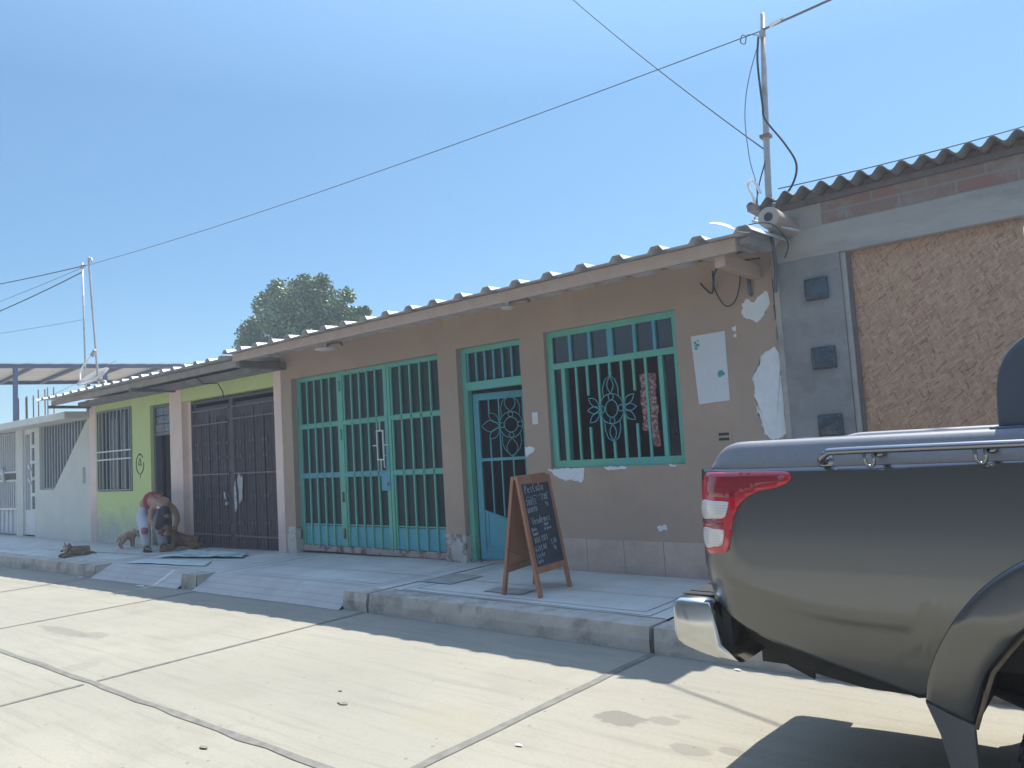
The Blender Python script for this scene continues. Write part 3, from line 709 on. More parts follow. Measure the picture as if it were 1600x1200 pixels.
# ---- door leaf, standing ajar into the room (hinged at its left edge)
DM = Matrix.Translation((-6.272, YR+.055, 0)) @ Matrix.Rotation(R(13), 4, 'Z')
def dbox(mb, x0, x1, y0, y1, z0, z1): return mb.box(x0, x1, y0, y1, z0, z1, DM)
def dpt(x, z, y=0.0): return DM @ Vector((x, y, z))
DW = .90
mb = MB(); dbox(mb, 0, .075, 0, .04, .20, 2.16); dbox(mb, DW-.07, DW, 0, .04, .20, 2.16); dbox(mb, .075, DW-.07, 0, .04, 2.08, 2.16); dbox(mb, .075, DW-.07, 0, .04, .20, .29)
door = mb.build('door', 'teal_blue', bh, bevel=.004)
mb = MB()
for poly in ([(.075, .29), (DW-.07, .29), (DW-.07, .78), (DW/2, .65), (.075, .78)],):
    A = [mb.bm.verts.new(dpt(u, v, .012)) for u, v in poly]; B = [mb.bm.verts.new(dpt(u, v, .030)) for u, v in poly]
    mb.bm.faces.new(A); mb.bm.faces.new(B[::-1])
    for i in range(5): mb.bm.faces.new((A[i], A[(i+1) % 5], B[(i+1) % 5], B[i]))
mb.build('bottom_panel', 'teal_blue', door)
mb = MB()
for off in (.0, .045):
    pl = [(.075+off, .31+off), (DW-.07-off, .31+off), (DW-.07-off, .775-off*.6), (DW/2, .645-off), (.075+off, .775-off*.6)]
    for i in range(5): mb.bar(dpt(*pl[i], .010), dpt(*pl[(i+1) % 5], .010), .014, .010, (0, 1, 0))
mb.build('panel_moulding', 'teal_blue', door)
MB().bar(dpt(.075, 1.37, .012), dpt(DW-.07, 1.37, .012), .02, .035).build('mid_rail', 'teal_blue', door)
for k, (x, z0, z1) in enumerate(((.21, .74, 1.63), (.21, 1.91, 2.08), (.345, .70, 2.08), (.50, .67, 1.42), (.66, .71, 2.08), (.77, .75, 1.63), (.77, 1.91, 2.08))):
    MB().bar(dpt(x, z0, .014), dpt(x, z1, .014), .016, .016).build('bar', 'teal_blue', door)
mb = MB()
cx, cz = .50, 1.765
def loop(pts, r=.0055, y=.0, closed=True): mb.tube([dpt(u, v, y) for u, v in pts], r, 6, closed)
loop(arc(cx, cz, .088, .088, 0, 342, 19)); loop(arc(cx, cz, .152, .152, 0, 348, 29))
for a in (0, 90, 180, 270): loop(arc(cx+.12*math.cos(R(a)), cz+.12*math.sin(R(a)), .031, .031, 0, 330, 11))
loop(petal(cx, cz+.155, .20, .072, 90)); loop(petal(cx, cz-.155, .225, .072, 270))
loop([(cx-.115, cz+.11), (cx-.128, cz+.2), (cx-.10, cz+.28), (cx-.02, cz+.345), (cx+.02, cz+.345), (cx+.10, cz+.28), (cx+.128, cz+.2), (cx+.115, cz+.11)], closed=False)
loop([(cx-.115, cz-.11), (cx-.128, cz-.2), (cx-.10, cz-.28), (cx, cz-.38), (cx+.10, cz-.28), (cx+.128, cz-.2), (cx+.115, cz-.11)], closed=False)
for sx_ in (1, -1):
    a0 = 0 if sx_ > 0 else 180
    loop(petal(cx+sx_*.155, cz, .24, .068, a0)); loop(petal(cx+sx_*.155, cz+.03, .19, .045, a0+sx_*42)); loop(petal(cx+sx_*.155, cz-.03, .19, .045, a0-sx_*42))
mb.build('scroll_ornament', 'teal_blue', door, smooth=True)
MB().box(-6.3, -5.4, YR+.0, YR+.12, .17, .195).build('doorstep', 'rusty', bh)
# ---- window
YW = 6.645
win = MB()
win.box(-5.03, -4.955, YW, YW+.05, 1.245, 2.72); win.box(-3.50, -3.44, YW, YW+.05, 1.245, 2.72)
win.box(-4.955, -3.50, YW, YW+.05, 2.655, 2.72); win.box(-4.955, -3.50, YW, YW+.05, 1.245, 1.325); win.box(-4.955, -3.50, YW-.004, YW+.05, 2.305, 2.37)
win = win.build('window', 'teal_green', bh, bevel=.004)
for x in (-4.72, -4.47, -4.215, -3.925, -3.70):
    w = .032 if abs(x+4.215) < .01 else .017
    MB().box(x-w, x+w, YW-.002, YW+.04, 2.37, 2.655).build('fanlight_bar', 'teal_blue', win, bevel=.002)
MB().box(-4.955, -3.50, YW+.028, YW+.033, 2.36, 2.66).build('fanlight_pane', 'glass', win)
MB().box(-4.955, -4.83, YW+.028, YW+.033, 1.32, 2.31).build('side_pane', 'glass', win); MB().box(-3.62, -3.50, YW+.028, YW+.033, 1.32, 2.31).build('side_pane', 'glass', win)
for x in (-4.83, -3.655): MB().box(x-.024, x+.024, YW-.002, YW+.045, 1.325, 2.305).build('stile', 'teal_green', win, bevel=.002)
cx, cz = -4.245, 1.83
BX = [-4.665, -4.525, -4.385, -4.245, -4.105, -3.965, -3.825]
for i, x in enumerate(BX):
    runs = [(1.325, 2.305)]
    if i in (1, 5): runs = [(1.325, 1.66), (1.99, 2.305)]
    if i == 3: runs = [(1.325, 1.50), (2.15, 2.305)]
    for z0, z1 in runs: MB().box(x-.013, x+.013, YW+.002, YW+.026, z0, z1).build('bar', 'teal_green', win, bevel=.002)
mb = MB()
def loopw(pts, r=.0055, closed=True): mb.tube([(u, YW-.004, v) for u, v in pts], r, 6, closed)
loopw(arc(cx, cz, .072, .088, 0, 342, 19)); loopw(arc(cx, cz, .145, .155, 0, 348, 29))
for a in (0, 90, 180, 270): loopw(arc(cx+.11*math.cos(R(a)), cz+.122*math.sin(R(a)), .030, .034, 0, 330, 11))
for s_ in (1, -1):
    loopw(petal(cx, cz+s_*.157, .17, .038, 90*s_))
    loopw([(cx-.09, cz+s_*.125), (cx-.092, cz+s_*.21), (cx-.06, cz+s_*.30), (cx, cz+s_*.335), (cx+.06, cz+s_*.30), (cx+.092, cz+s_*.21), (cx+.09, cz+s_*.125)], closed=False)
    a0 = 0 if s_ > 0 else 180
    loopw(petal(cx+s_*.147, cz, .145, .035, a0)); loopw(petal(cx+s_*.147, cz+.03, .16, .036, a0+s_*38)); loopw(petal(cx+s_*.147, cz-.03, .16, .036, a0-s_*38))
mb.build('scroll_ornament', 'teal_blue', win, smooth=True)
# inner casement leaf standing open inside
mb = MB(); mb.box(-4.88, -4.84, 6.74, 6.77, 1.33, 2.3); mb.build('inner_casement', 'teal_blue', win)
# sachet strips hanging inside
for k, (px, n_) in enumerate(((-3.98, 7), (-3.885, 9), (-3.72, 6), (-3.62, 6))):
    mb = MB()
    for j in range(n_):
        z1 = 2.165-j*.083; a = .010*math.sin(j*1.7+k)
        mb.box(px-.042+a*.4, px+.042+a*.4, 6.86+a, 6.872+a, z1-.074, z1)
        mb.box(px-.03, px+.03, 6.863+a, 6.867+a, z1-.084, z1-.073)
    o = mb.build('sachet_strip', 'red_pack', bevel=.003)
    tag(o, ('strip of red and white sachets hanging inside the window, farthest left', 'longest strip of red and white sachets inside the window', 'short strip of red and white sachets inside the window, third from the left', 'strip of red and white sachets inside the window, nearest its right edge')[k], 'sachets', 'sachet strips hanging in the window')
    MB().tube([(px, 6.866, 2.165), (px, 6.866, 2.99)], .002, 4).build('string', 'cable', o)
# painted panel with teal blots
pp = MB(); pp.prism([(-3.285, 2.435), (-2.945, 2.44), (-2.95, 1.805), (-3.10, 1.80), (-3.255, 1.79)], 'y', YF-.006, YF-.0005)
pp = tag(pp.build('notice_panel', 'paper'), 'blank white panel with two teal blots on the brown wall right of the window', 'panel')
patch('paint_blot', blob(-3.015, 2.055, .035, .030, 5, 20, .4), YF-.006, 'tealtape', pp, .002)
for q, (bx_, bz_, br) in enumerate(((-3.245, 2.37, .014), (-3.225, 2.345, .02), (-3.24, 2.315, .016), (-3.215, 2.385, .010), (-3.252, 2.345, .008))):
    patch('paint_blot', blob(bx_, bz_, br, br*.9, 8+q, 14, .5), YF-.006, 'tealtape', pp, .002)
# eave lamps
for x, z, y, lb in ((-8.35, 2.955, 6.2, 'round white eave lamp above the teal garage gate'), (-5.30, 3.03, 6.35, 'small round eave lamp above the gap between door and window')):
    t = thing('eave_lamp', lb, 'lamp', (x, y, z), 'eave lamps')
    big = x < -7
    r_ = .15 if big else .075
    MB().lathe([(0, z-.035), (r_*.6, z-.033), (r_, z-.018), (r_, z-.006), (r_*.5, z+.004), (0, z+.006)], (x, y, 0), 'z', 28).build('lamp_shade', 'lampdisc', t, smooth=True)
    MB().tube([(x, y, z), (x+.03, y, z+.045), (x+.10, y+.03, z+.06), (x+.22, y+.06, z+.055), (x+.26, y+.06, z+.02)], .018, 8).build('lamp_bracket', 'rust', t, smooth=True)
    MB().lathe([(.03, z+.005), (.035, z+.04), (.03, z+.09), (0, z+.09)], (x, y, 0), 'z', 14).build('lamp_holder', 'pvc', t, smooth=True)
# ------------------------------------------------------------ green house
gh = thing('green_house', 'lime green house with pink posts, barred window, open dark doorway and dark metal gate', 'house', (-13.5, 6.6, .11))
GZ = .02
rects = [(-16.68, -15.08, 1.10, 2.73), (-14.32, -13.53, 0, 2.67), (-13.10, -10.24, 0, 2.64)]
mb = walled(-16.74, -10.20, GZ-.05, 2.93, rects, YF, YF+.2)
mb.box(-17.0, -16.84, YF+.2, 10.4, 0, 2.95); mb.box(-16.84, -10.2, 10.2, 10.4, 0, 2.95)
mb.build('wall', 'green_wall', gh)
mb = MB(); mb.box(-17.04, -16.735, YF-.01, YF+.205, GZ-.05, 2.93); mb.build('post', 'pink', gh, bevel=.006)
mb = MB(); mb.box(-13.535, -13.093, YF-.015, YF+.23, GZ-.05, 2.93); mb.build('post', 'pink', gh, bevel=.008)
mb = MB(); mb.box(-10.235, -10.035, YF-.01, YF+.23, GZ-.05, 2.88); mb.build('post', 'pink', gh, bevel=.008)
mb = MB(); mb.prism([(-13.095, .05), (-13.095, 2.645), (-12.975, 2.645), (-12.985, 2.4), (-12.975, 2.2), (-12.99, 1.7), (-12.97, 1.3), (-12.985, .9), (-12.98, .05)], 'y', YF+.10, YF+.2); mb.build('jamb_plaster', 'pink', gh)
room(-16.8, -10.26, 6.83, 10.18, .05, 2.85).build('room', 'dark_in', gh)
# barred window
gw = ring(-16.66, -15.08, 1.115, 2.72, .03, YF-.02, YF+.01).build('window', 'greybar', gh, bevel=.003)
for k in range(9): MB().box(-16.55+k*.172-.011, -16.55+k*.172+.011, YF-.022, YF-.002, 1.13, 2.70).build('bar', 'grey_metal', gw)
for z in (1.735, 1.895): MB().box(-16.65, -15.09, YF-.026, YF-.004, z-.014, z+.014).build('cross_bar', 'white_metal', gw)
MB().box(-16.68, -15.08, YF+.10, YF+.105, 1.10, 2.73).build('pane', 'glass', gw)
for x in (-15.9, -15.5): MB().box(x-.02, x+.02, YF+.06, YF+.10, 1.10, 2.73).build('sash', 'greybar', gw)
# doorway with block transom and an open dark leaf
gd = walled(-14.32, -13.53, .08, 2.66, [(-14.25, -13.58, .0, 2.10), (-14.25, -13.58, 2.16, 2.62)], YF+.06, YF+.14).build('door_frame', 'dark_rod', gh, bevel=.003)
for i in range(2):
    for j in range(3): MB().box(-14.245+i*.335, -14.245+i*.335+.325, YF+.07, YF+.12, 2.165+j*.152, 2.165+j*.152+.145).build('transom_block', 'glassblock' if (i+j) % 3 else 'cement', gd, bevel=.006)
MB().box(-14.25, -14.20, YF+.14, YF+.18, .11, 2.1).build('inner_jamb', 'dark_gate', gd)
MB().bar((-14.14, YF+.2, 1.1), (-13.95, YF+.95, 1.1), .04, 2.0).build('door', 'dark_gate', gh)
# spray mark: a 4 inside a circle
mb = MB()
def ink(pts, w=.018, closed=False):
    mb.tube([(x, YF-.002, z) for x, z in pts], w/2, 5, closed)
ink(arc(-14.76, 1.60, .155, .185, 40, 370, 22)); ink([(-14.77, 1.71), (-14.83, 1.585), (-14.70, 1.60)]); ink([(-14.73, 1.70), (-14.715, 1.56)]); ink([(-14.82, 1.78), (-14.76, 1.80), (-14.70, 1.77)]); ink([(-14.755, 1.40), (-14.75, 1.33)], .012)
mb.build('painted_mark', 'ink', gh)
# dark double gate
YG = 6.73
dg = walled(-12.985, -10.235, .12, 2.62, [(-12.94, -11.72, .16, 2.57), (-11.60, -10.28, .16, 2.57)], YG-.03, YG+.02).build('metal_gate', 'dark_gate', gh, bevel=.004)
for li, (x0, x1) in enumerate(((-12.94, -11.72), (-11.60, -10.28))):
    mb = MB(); n = 9
    for k in range(n):
        a = x0+(x1-x0)*k/n; b_ = x0+(x1-x0)*(k+1)/n
        mb.box(a+.006, b_-.006, YG-(.012 if k % 2 else 0), YG+.012, .16, 2.28 if k % 3 else 2.40)
    mb.box(x0, x1, YG+.004, YG+.014, .16, 2.51)
    mb.build('leaf_panel', 'dark_gate', dg)
    for k in range(14):
        x = x0+.045+(x1-x0-.09)*k/13
        zt = 2.45 if k % 4 == 0 else (2.24 if (k//4) % 2 else 2.32)
        mb = MB(); mb.tube([(x, YG-.035, .18), (x, YG-.035, zt)], .009, 6)
        for zz in (.55, .98, 1.62, 1.86):
            if k % 4 in (1, 2): mb.box(x-.020, x+.020, YG-.05, YG-.025, zz-.022, zz+.022)
        mb.build('rod', 'dark_rod', dg)
    for z in (.34, 1.345, 2.24 if li else 2.20, 2.44): MB().box(x0, x1, YG-.05, YG-.028, z-.012, z+.012).build('cross_bar', 'dark_rod', dg)
mb = MB(); mb.box(-11.60, -11.42, YG-.052, YG-.04, 1.0, 1.33)
patch('scuff', blob(-11.40, 1.12, .07, .24, 3, 30, .6), YG-.051, 'scuff', dg); mb.bm.free()
patch('scuff', blob(-11.55, .95, .035, .2, 6, 30, .6), YG-.051, 'scuff', dg)
MB().lathe([(0, -.07), (.03, -.07), (.03, -.04)], (-11.82, YG, .86), 'y', 12).build('lock', 'scuff', dg)
MB().tube([(-11.86, YG-.055, .93), (-11.87, YG-.065, 1.05)], .014, 6).build('handle', 'white_metal', dg)
# roof, eave board and brackets
roof_sheet(-17.34, -10.10, 5.70, 10.6, 3.005, .030, .36, .042, .07, phase=-17.0).build('roof', 'roof', gh, solid=.004)
MB().box(-17.0, -10.02, 5.86, 5.91, 2.885, 2.985).build('eave_board', 'clay', gh, bevel=.004)
MB().box(-16.98, -10.04, 6.35, YF, 2.86, 2.95).build('wall_plate', 'cement', gh, bevel=.006)
for x in (-16.98, -13.32): MB().box(x-.04, x+.04, 5.80, YF, 2.83, 2.885).build('roof_beam', 'beamwood', gh, bevel=.004)
tag(MB().tube([(-11.6, 6.1, 2.90), (-11.58, 6.2, 2.80), (-11.60, 6.45, 2.82), (-11.60, 6.53, 2.70), (-11.58, 6.54, 2.58)], .009, 6).build('loose_cable', 'cable', smooth=True), 'thin dark cable dangling over the lime wall above the dark metal gate', 'cable')
# ------------------------------------------------------------ grey house
yh = thing('grey_house', 'pale grey house with concrete canopy, white barred gate and slanted barred window', 'house', (-20, 6.6, .08))
mb = MB(); x0 = -26.0
mb = walled(x0, -17.05, -.05, 2.66, [(-24.4, -21.45, -.1, 2.62), (-21.0, -20.22, -.1, 2.64), (-19.9, -17.05, 1.17, 2.66)], YF, YF+.2)
mb.prism([(-17.05, 1.17), (-17.05, 2.66), (-17.12, 2.66), (-19.02, 1.17)], 'y', YF, YF+.2)
mb.box(x0, x0+.2, YF+.2, 13.4, 0, 2.66); mb.box(-17.25, -17.05, YF+.2, 13.4, 0, 2.66); mb.box(x0, -17.05, 13.4, 13.6, 0, 2.66)
mb.build('wall', 'grey_wall', yh)
mb = MB(); mb.box(x0, -17.05, 6.12, 13.6, 2.625, 2.775); mb.build('canopy_slab', 'grey_wall', yh, bevel=.01)
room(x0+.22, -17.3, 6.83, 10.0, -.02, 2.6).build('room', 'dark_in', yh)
mb = MB(); mb.bar((-19.02, YF+.05, 1.17), (-17.12, YF+.05, 2.66), .04)
wg = ring(-19.88, -17.1, 1.18, 2.65, .03, YF+.06, YF+.09).build('window', 'grey_metal', yh); mb.bm.free()
for k in range(16):
    x = -19.78+k*.165
    zb = 1.18 if x < -19.02 else 1.17+(x+19.02)*(1.49/1.90)
    if zb < 2.5: MB().box(x-.018, x+.018, YF+.05, YF+.08, zb-.05, 2.64).build('bar', 'grey_metal', wg)
MB().box(-19.9, -17.1, YF+.13, YF+.135, 1.17, 2.66).build('pane', 'glass', wg)
# gate with letter slot
yg = ring(-24.4, -21.45, .10, 2.60, .04, YF+.03, YF+.07).build('barred_gate', 'grey_metal', yh)
for k in range(19): MB().box(-24.3+k*.152-.02, -24.3+k*.152+.02, YF+.02, YF+.05, .70 if k % 2 else .14, 2.57).build('bar', 'white_metal', yg)
MB().box(-24.38, -21.47, YF+.055, YF+.065, .12, .72).build('bottom_panel', 'white_metal', yg)
MB().box(-24.38, -21.47, YF+.075, YF+.085, .72, 2.58).build('pane', 'gatepane', yg)
for z in (.72, 1.42, 1.62): MB().box(-24.38, -21.47, YF+.01, YF+.04, z-.025, z+.025).build('cross_bar', 'white_metal', yg)
MB().box(-22.3, -21.47, YF+.00, YF+.03, 1.44, 1.60).build('letter_slot', 'black_pl', yg)
MB().tube([(-22.36, YF-.03, 1.75), (-22.25, YF-.06, 1.68), (-22.16, YF-.06, 1.50), (-22.2, YF-.03, 1.40)], .035, 8).build('handle', 'pvc', yg, smooth=True)
yd = walled(-21.0, -20.22, .12, 2.62, [(-20.93, -20.62, .70, 2.5)]+[(-20.52, -20.30, z, z+.30) for z in (.72, 1.10, 1.48, 1.86, 2.24)], YF+.04, YF+.08).build('lattice_door', 'white_metal', yh)
for k in range(2): MB().box(-20.84+k*.12-.015, -20.84+k*.12+.015, YF+.045, YF+.07, .7, 2.5).build('bar', 'white_metal', yd)
MB().box(-20.95, -20.25, YF+.09, YF+.095, .68, 2.6).build('pane', 'gatepane', yd)
for z in (1.40, 1.72): MB().tube([(-20.50, YF-.02, z+.06), (-20.40, YF-.05, z), (-20.33, YF-.05, z-.08)], .03, 8).build('handle', 'pvc', yd, smooth=True)
MB().box(-17.42, -17.30, YF-.01, YF+.002, 1.28, 1.62).build('meter_cover', 'lintel', yh, bevel=.004)
# rebar starters rising from the grey house's roof
rebars = [(-25.75, 8.0), (-25.45, 8.1), (-25.05, 8.0), (-24.85, 8.1), (-24.15, 8.0), (-23.95, 8.1), (-23.45, 8.0), (-23.3, 8.1)]
for k, (x, y) in enumerate(rebars):
    o = MB().tube([(x, y, 2.76), (x+.005, y, 3.3), (x-.01, y, 3.92 if k > 3 else 3.82)], .017, 6).build('rebar', 'rust')
    tag(o, 'thin rusty starter bar standing in the row on the grey house roof', 'rebar', 'starter bars on the grey house roof')
# shade canopy on blue steel posts behind
cp = thing('shade_canopy', 'flat sheet shade roof on dark blue steel posts and rafters behind the grey house', 'canopy', (-24.5, 9.0, 2.7))
A0 = Vector((-24.5, 7.2, 4.60)); U = Vector((1.8, 4.8, 0)).normalized(); Vv = Vector((-4.55, .35, -.02))
def cpt(u, v, dz=0): p = A0+U*u+Vv*v; return Vector((p.x, p.y, p.z+dz))
mb = MB(); mb.grid(40, 8, lambda u, v: cpt(-3.0+9.6*u, -.04+1.08*v, .06+(.012 if int(u*40+.5) % 2 else 0))); mb.build('roof_sheet', 'roof', cp, solid=.02)
mb = MB()
for k in range(9):
    u = -2.6+k*1.13; MB().bar(cpt(u, 0, 0), cpt(u+.1, 1, 0), .07, .10).build('rafter', 'blue_steel', cp)
for v in (0, 1): MB().bar(cpt(-3, v, -.0), cpt(6.6, v, -.0), .08, .11).build('edge_beam', 'blue_steel', cp)
MB().bar(cpt(-3, 0, -.42), cpt(6.6, 0, -.42), .04, .04)
mb.bm.free()
for u, v in ((.32, 0), (2.55, 0), (4.62, 0), (.25, .985), (3.4, .985), (-2.8, 0), (6.4, 0)):
    p = cpt(u, v); MB().box(p.x-.05, p.x+.05, p.y-.05, p.y+.05, 2.74 if p.x < -17.3 else 2.7, p.z-.02).build('post', 'blue_steel', cp)
# ------------------------------------------------------------ right-hand house under construction
rh = thing('cement_house', 'unfinished cement house with glass blocks, chipboard panel and corrugated roof', 'house', (-.5, 6.6, .18))
GB = [(-2.185, -1.99, 2.575, 2.765), (-2.18, -1.98, 1.99, 2.18), (-2.175, -1.975, 1.425, 1.615)]
mb = walled(-2.455, -1.885, .05, 2.945, GB, 6.57, 6.82)
mb.build('wall', 'cement', rh)
mb = MB(); mb.box(-2.452, -2.405, 6.562, 6.575, .1, 3.06); mb.build('wall_edge', 'lintel', rh, bevel=.006)
mb = MB(); mb.box(-1.885, -1.845, 6.59, 6.8, .05, 2.945); mb.build('jamb', 'lintel', rh, bevel=.005)
mb = MB(); mb.box(-2.455, 2.2, 6.575, 6.80, 2.945, 3.205); mb.build('lintel_beam', 'lintel', rh, bevel=.006)
mb = MB(); mb.box(-2.0, 2.2, 6.59, 6.80, 3.205, 3.50); mb.build('brick_course', 'brick', rh)
mb = MB(); mb.box(-2.40, -2.0, 6.583, 6.80, 3.205, 3.50); mb.build('wall_patch', 'lintel', rh)
mb = MB(); mb.box(1.2, 2.2, 6.57, 6.82, .05, 2.945); mb.box(2.0, 2.2, 6.82, 11, .05, 3.5); mb.box(-2.45, -2.25, 6.82, 11, .05, 3.45); mb.build('side_wall', 'cement', rh)
for k, (a, b_, c, d) in enumerate(GB):
    gbm = MB().grid(8, 8, lambda u, v: (a+.008+(b_-a-.016)*u, 6.588-.004*math.sin(u*math.pi)*math.sin(v*math.pi), c+.008+(d-c-.016)*v)).build('glass_block', 'glassblock', rh, smooth=True, solid=.05, soff=-1)
    ring(a, b_, c, d, .016, 6.5715, 6.60).build('block_frame', 'blockrim', gbm)
mb = MB(); mb.box(-1.84, -.62+.0, 6.655, 6.675, .2, 2.942); mb.build('board_panel', 'osb', rh); mb = MB(); mb.box(-.612, 1.2, 6.655, 6.675, .2, 2.942); mb.build('board_panel', 'osb', rh)
mb = MB(); mb.box(-1.845, -1.82, 6.62, 6.654, .2, 2.945); mb.build('board_batten', 'beamwood', rh)
mb = MB()
mb.grid(300, 5, lambda u, v: (-2.55+4.9*u, 6.36+4.2*v*v+.012*mnoise.noise((u*14, 0, 0))*(1-v), 3.480+.05*4.2*v*v+.030*math.sin(2*math.pi*(-2.55+4.9*u)/.150)*(1+.2*mnoise.noise((u*9, 2, 0)))+.014*mnoise.noise((u*5, v*3, 1))-(.03*max(0, 1-u*14) if v < .3 else 0)))
mb.build('roof', 'rustroof', rh, smooth=True, solid=.008)
MB().box(-2.42, 2.2, 6.55, 6.63, 3.395, 3.445).build('purlin', 'beamwood', rh)
MB().box(-2.52, -2.44, 6.30, 10.5, 3.39, 3.44).build('verge_board', 'beamwood', rh)
mb = MB().tube([(-2.28, 6.66, 3.23), (-2.275, 6.12, 3.245)], .088, 22).build('log_end', 'clay', rh, smooth=False)
MB().lathe([(0, -.006), (.036, -.006), (.036, .02)], (-2.275, 6.12, 3.25), 'y', 16).build('pipe_hole', 'black_pl', mb)
# ------------------------------------------------------------ masts, pipes, cables
ms = thing('pipe_mast', 'tall galvanised pipe mast at the corner of the corrugated roof', 'mast', (-2.50, 6.8, 3.1))
MB().tube([(-2.52, 6.8, 3.1), (-2.505, 6.8, 3.72), (-2.46, 6.8, 4.6), (-2.415, 6.8, 5.33)], [.030, .030, .027, .023], 10).build('pole', 'galv', ms, smooth=True)
MB().box(-2.53, -2.44, 6.76, 6.84, 4.17, 4.20).build('clamp', 'rust', ms)
MB().tube([(-2.425, 6.78, 5.10), (-2.425, 6.78, 5.16)], .030, 8).build('insulator', 'galv', ms)
def cable(pts, r, mt, label, cat='cable', group=None, seg=6, name='overhead_cable'):
    return tag(MB().tube(pts, r, seg).build(name, mt, smooth=True), label, cat, group)
def sag(p, q, s, n=24):
    p, q = Vector(p), Vector(q); return [p+(q-p)*(k/n)+Vector((0, 0, -s*4*(k/n)*(1-k/n))) for k in range(n+1)]
def smooth_path(pts, n=8):
    P = [Vector(p) for p in pts]; out = []
    for i in range(len(P)-1):
        a, b_, c, d = P[max(i-1, 0)], P[i], P[i+1], P[min(i+2, len(P)-1)]
        for k in range(n):
            t = k/n; out.append(.5*((2*b_)+(c-a)*t+(2*a-5*b_+4*c-d)*t*t+(3*b_-a-3*c+d)*t**3))
    return out+[P[-1]]
cable(sag((-17.95, 6.8, 6.05), (-2.44, 6.79, 5.17), .12, 40), .0048, 'cable', 'long thin cable strung from the twin pipes to the pipe mast')
w2 = sag((-2.50, 6.79, 4.06), (-7.36, 9.64, 9.73), .10, 30)
cable(w2, .006, 'cable', 'thin cable rising from the middle of the pipe mast up to the left')
cable(sag((-2.42, 6.78, 5.17), (1.95, 4.60, 4.33), .06, 24), .011, 'greycable', 'thick grey cable leaving the pipe mast top up to the right')
tag(MB().tube([(-2.33, 6.735, 5.155), (-2.20, 6.67, 5.13)], .019, 8).build('cable_clamp', 'pvc'), 'pale clamp on the thick grey cable beside the mast top', 'clamp')
cable(smooth_path([(-2.45, 6.74, 5.10), (-2.475, 6.73, 4.85), (-2.46, 6.72, 4.45), (-2.44, 6.7, 4.30), (-2.28, 6.68, 4.02), (-2.19, 6.66, 3.80), (-2.25, 6.66, 3.62), (-2.42, 6.7, 3.50)]), .0095, 'cable', 'thick black cable curling down the pipe mast to the corrugated roof')
cable(smooth_path([(-2.45, 6.74, 5.05), (-2.58, 6.74, 4.72), (-2.64, 6.74, 4.40), (-2.63, 6.74, 4.0), (-2.59, 6.74, 3.75), (-2.60, 6.74, 3.45)]), .004, 'greycable', 'hair thin wire hanging slack left of the pipe mast')
cable(smooth_path([(-2.49, 6.78, 3.98), (-2.56, 6.76, 3.78), (-2.60, 6.74, 3.60), (-2.62, 6.7, 3.40)], 5), .006, 'cable', 'short stay wire from the mast foot down to the conduit')
cable(sag((-2.40, 6.75, 3.66), (-.6, 8.2, 4.10), .02, 8), .005, 'cable', 'thin wire running low to the right behind the corrugated roof')
cable(smooth_path([(-2.46, 6.77, 5.13), (-2.56, 6.77, 5.17), (-2.59, 6.77, 5.10), (-2.63, 6.77, 5.13), (-2.61, 6.77, 5.19), (-2.57, 6.77, 5.16)], 6), .005, 'greycable', 'small curl of wire at the top of the pipe mast')
tag(MB().tube(smooth_path([(-2.551, 6.55, 3.40), (-2.551, 6.55, 3.545), (-2.578, 6.55, 3.634), (-2.596, 6.55, 3.697), (-2.576, 6.55, 3.727), (-2.536, 6.55, 3.716), (-2.505, 6.55, 3.661), (-2.487, 6.55, 3.598)], 6), .013, 10).build('conduit_hook', 'pvc', smooth=True), 'white plastic conduit bent into a hook below the pipe mast', 'conduit')
# tangle over the roof corner
mb = MB(); mb.grid(8, 2, lambda u, v: (-2.60+.30*u, 5.70+.05*v+.05*u, 3.19-.13*u+.02*v+.01*math.sin(u*6))); tag(mb.build('metal_offcut', 'white_metal', solid=.006), 'white bent metal strip sticking up at the right end of the fascia', 'scrap')
cable(smooth_path([(-2.55, 6.0, 3.11), (-2.45, 6.05, 3.20), (-2.25, 6.1, 3.18), (-2.20, 6.3, 3.05), (-2.27, 6.4, 2.95)]), .005, 'cable', 'dark cable looped over the roof corner by the log end', name='cable_loop')
cable(smooth_path([(-2.30, 6.35, 3.42), (-2.33, 6.3, 3.20), (-2.36, 6.4, 3.05), (-2.40, 6.52, 2.90), (-2.43, 6.54, 2.70)]), .016, 'greycable', 'thick grey cable dropping down the joint between the brown and cement houses', name='drop_cable')
cable(smooth_path([(-2.44, 6.2, 3.27), (-2.3, 6.2, 3.20), (-2.1, 6.35, 3.13)], 4), .014, 'galv', 'thin pipe offcut lying across the log end', 'pipe', name='pipe_offcut')
cable(smooth_path([(-2.95, 6.45, 2.98), (-2.98, 6.54, 2.82), (-2.90, 6.56, 2.66), (-2.80, 6.56, 2.70), (-2.74, 6.56, 2.90), (-2.72, 6.4, 2.98)]), .006, 'cable', 'loop of thin cable hanging on the brown wall under the roof corner', name='cable_loop')
cable(smooth_path([(-3.10, 6.5, 2.90), (-3.02, 6.56, 2.80), (-2.95, 6.5, 2.97), (-2.75, 6.3, 2.98), (-2.48, 6.4, 2.99)]), .009, 'cable', 'cable threaded under the eave beside the right roof beam', name='eave_cable')
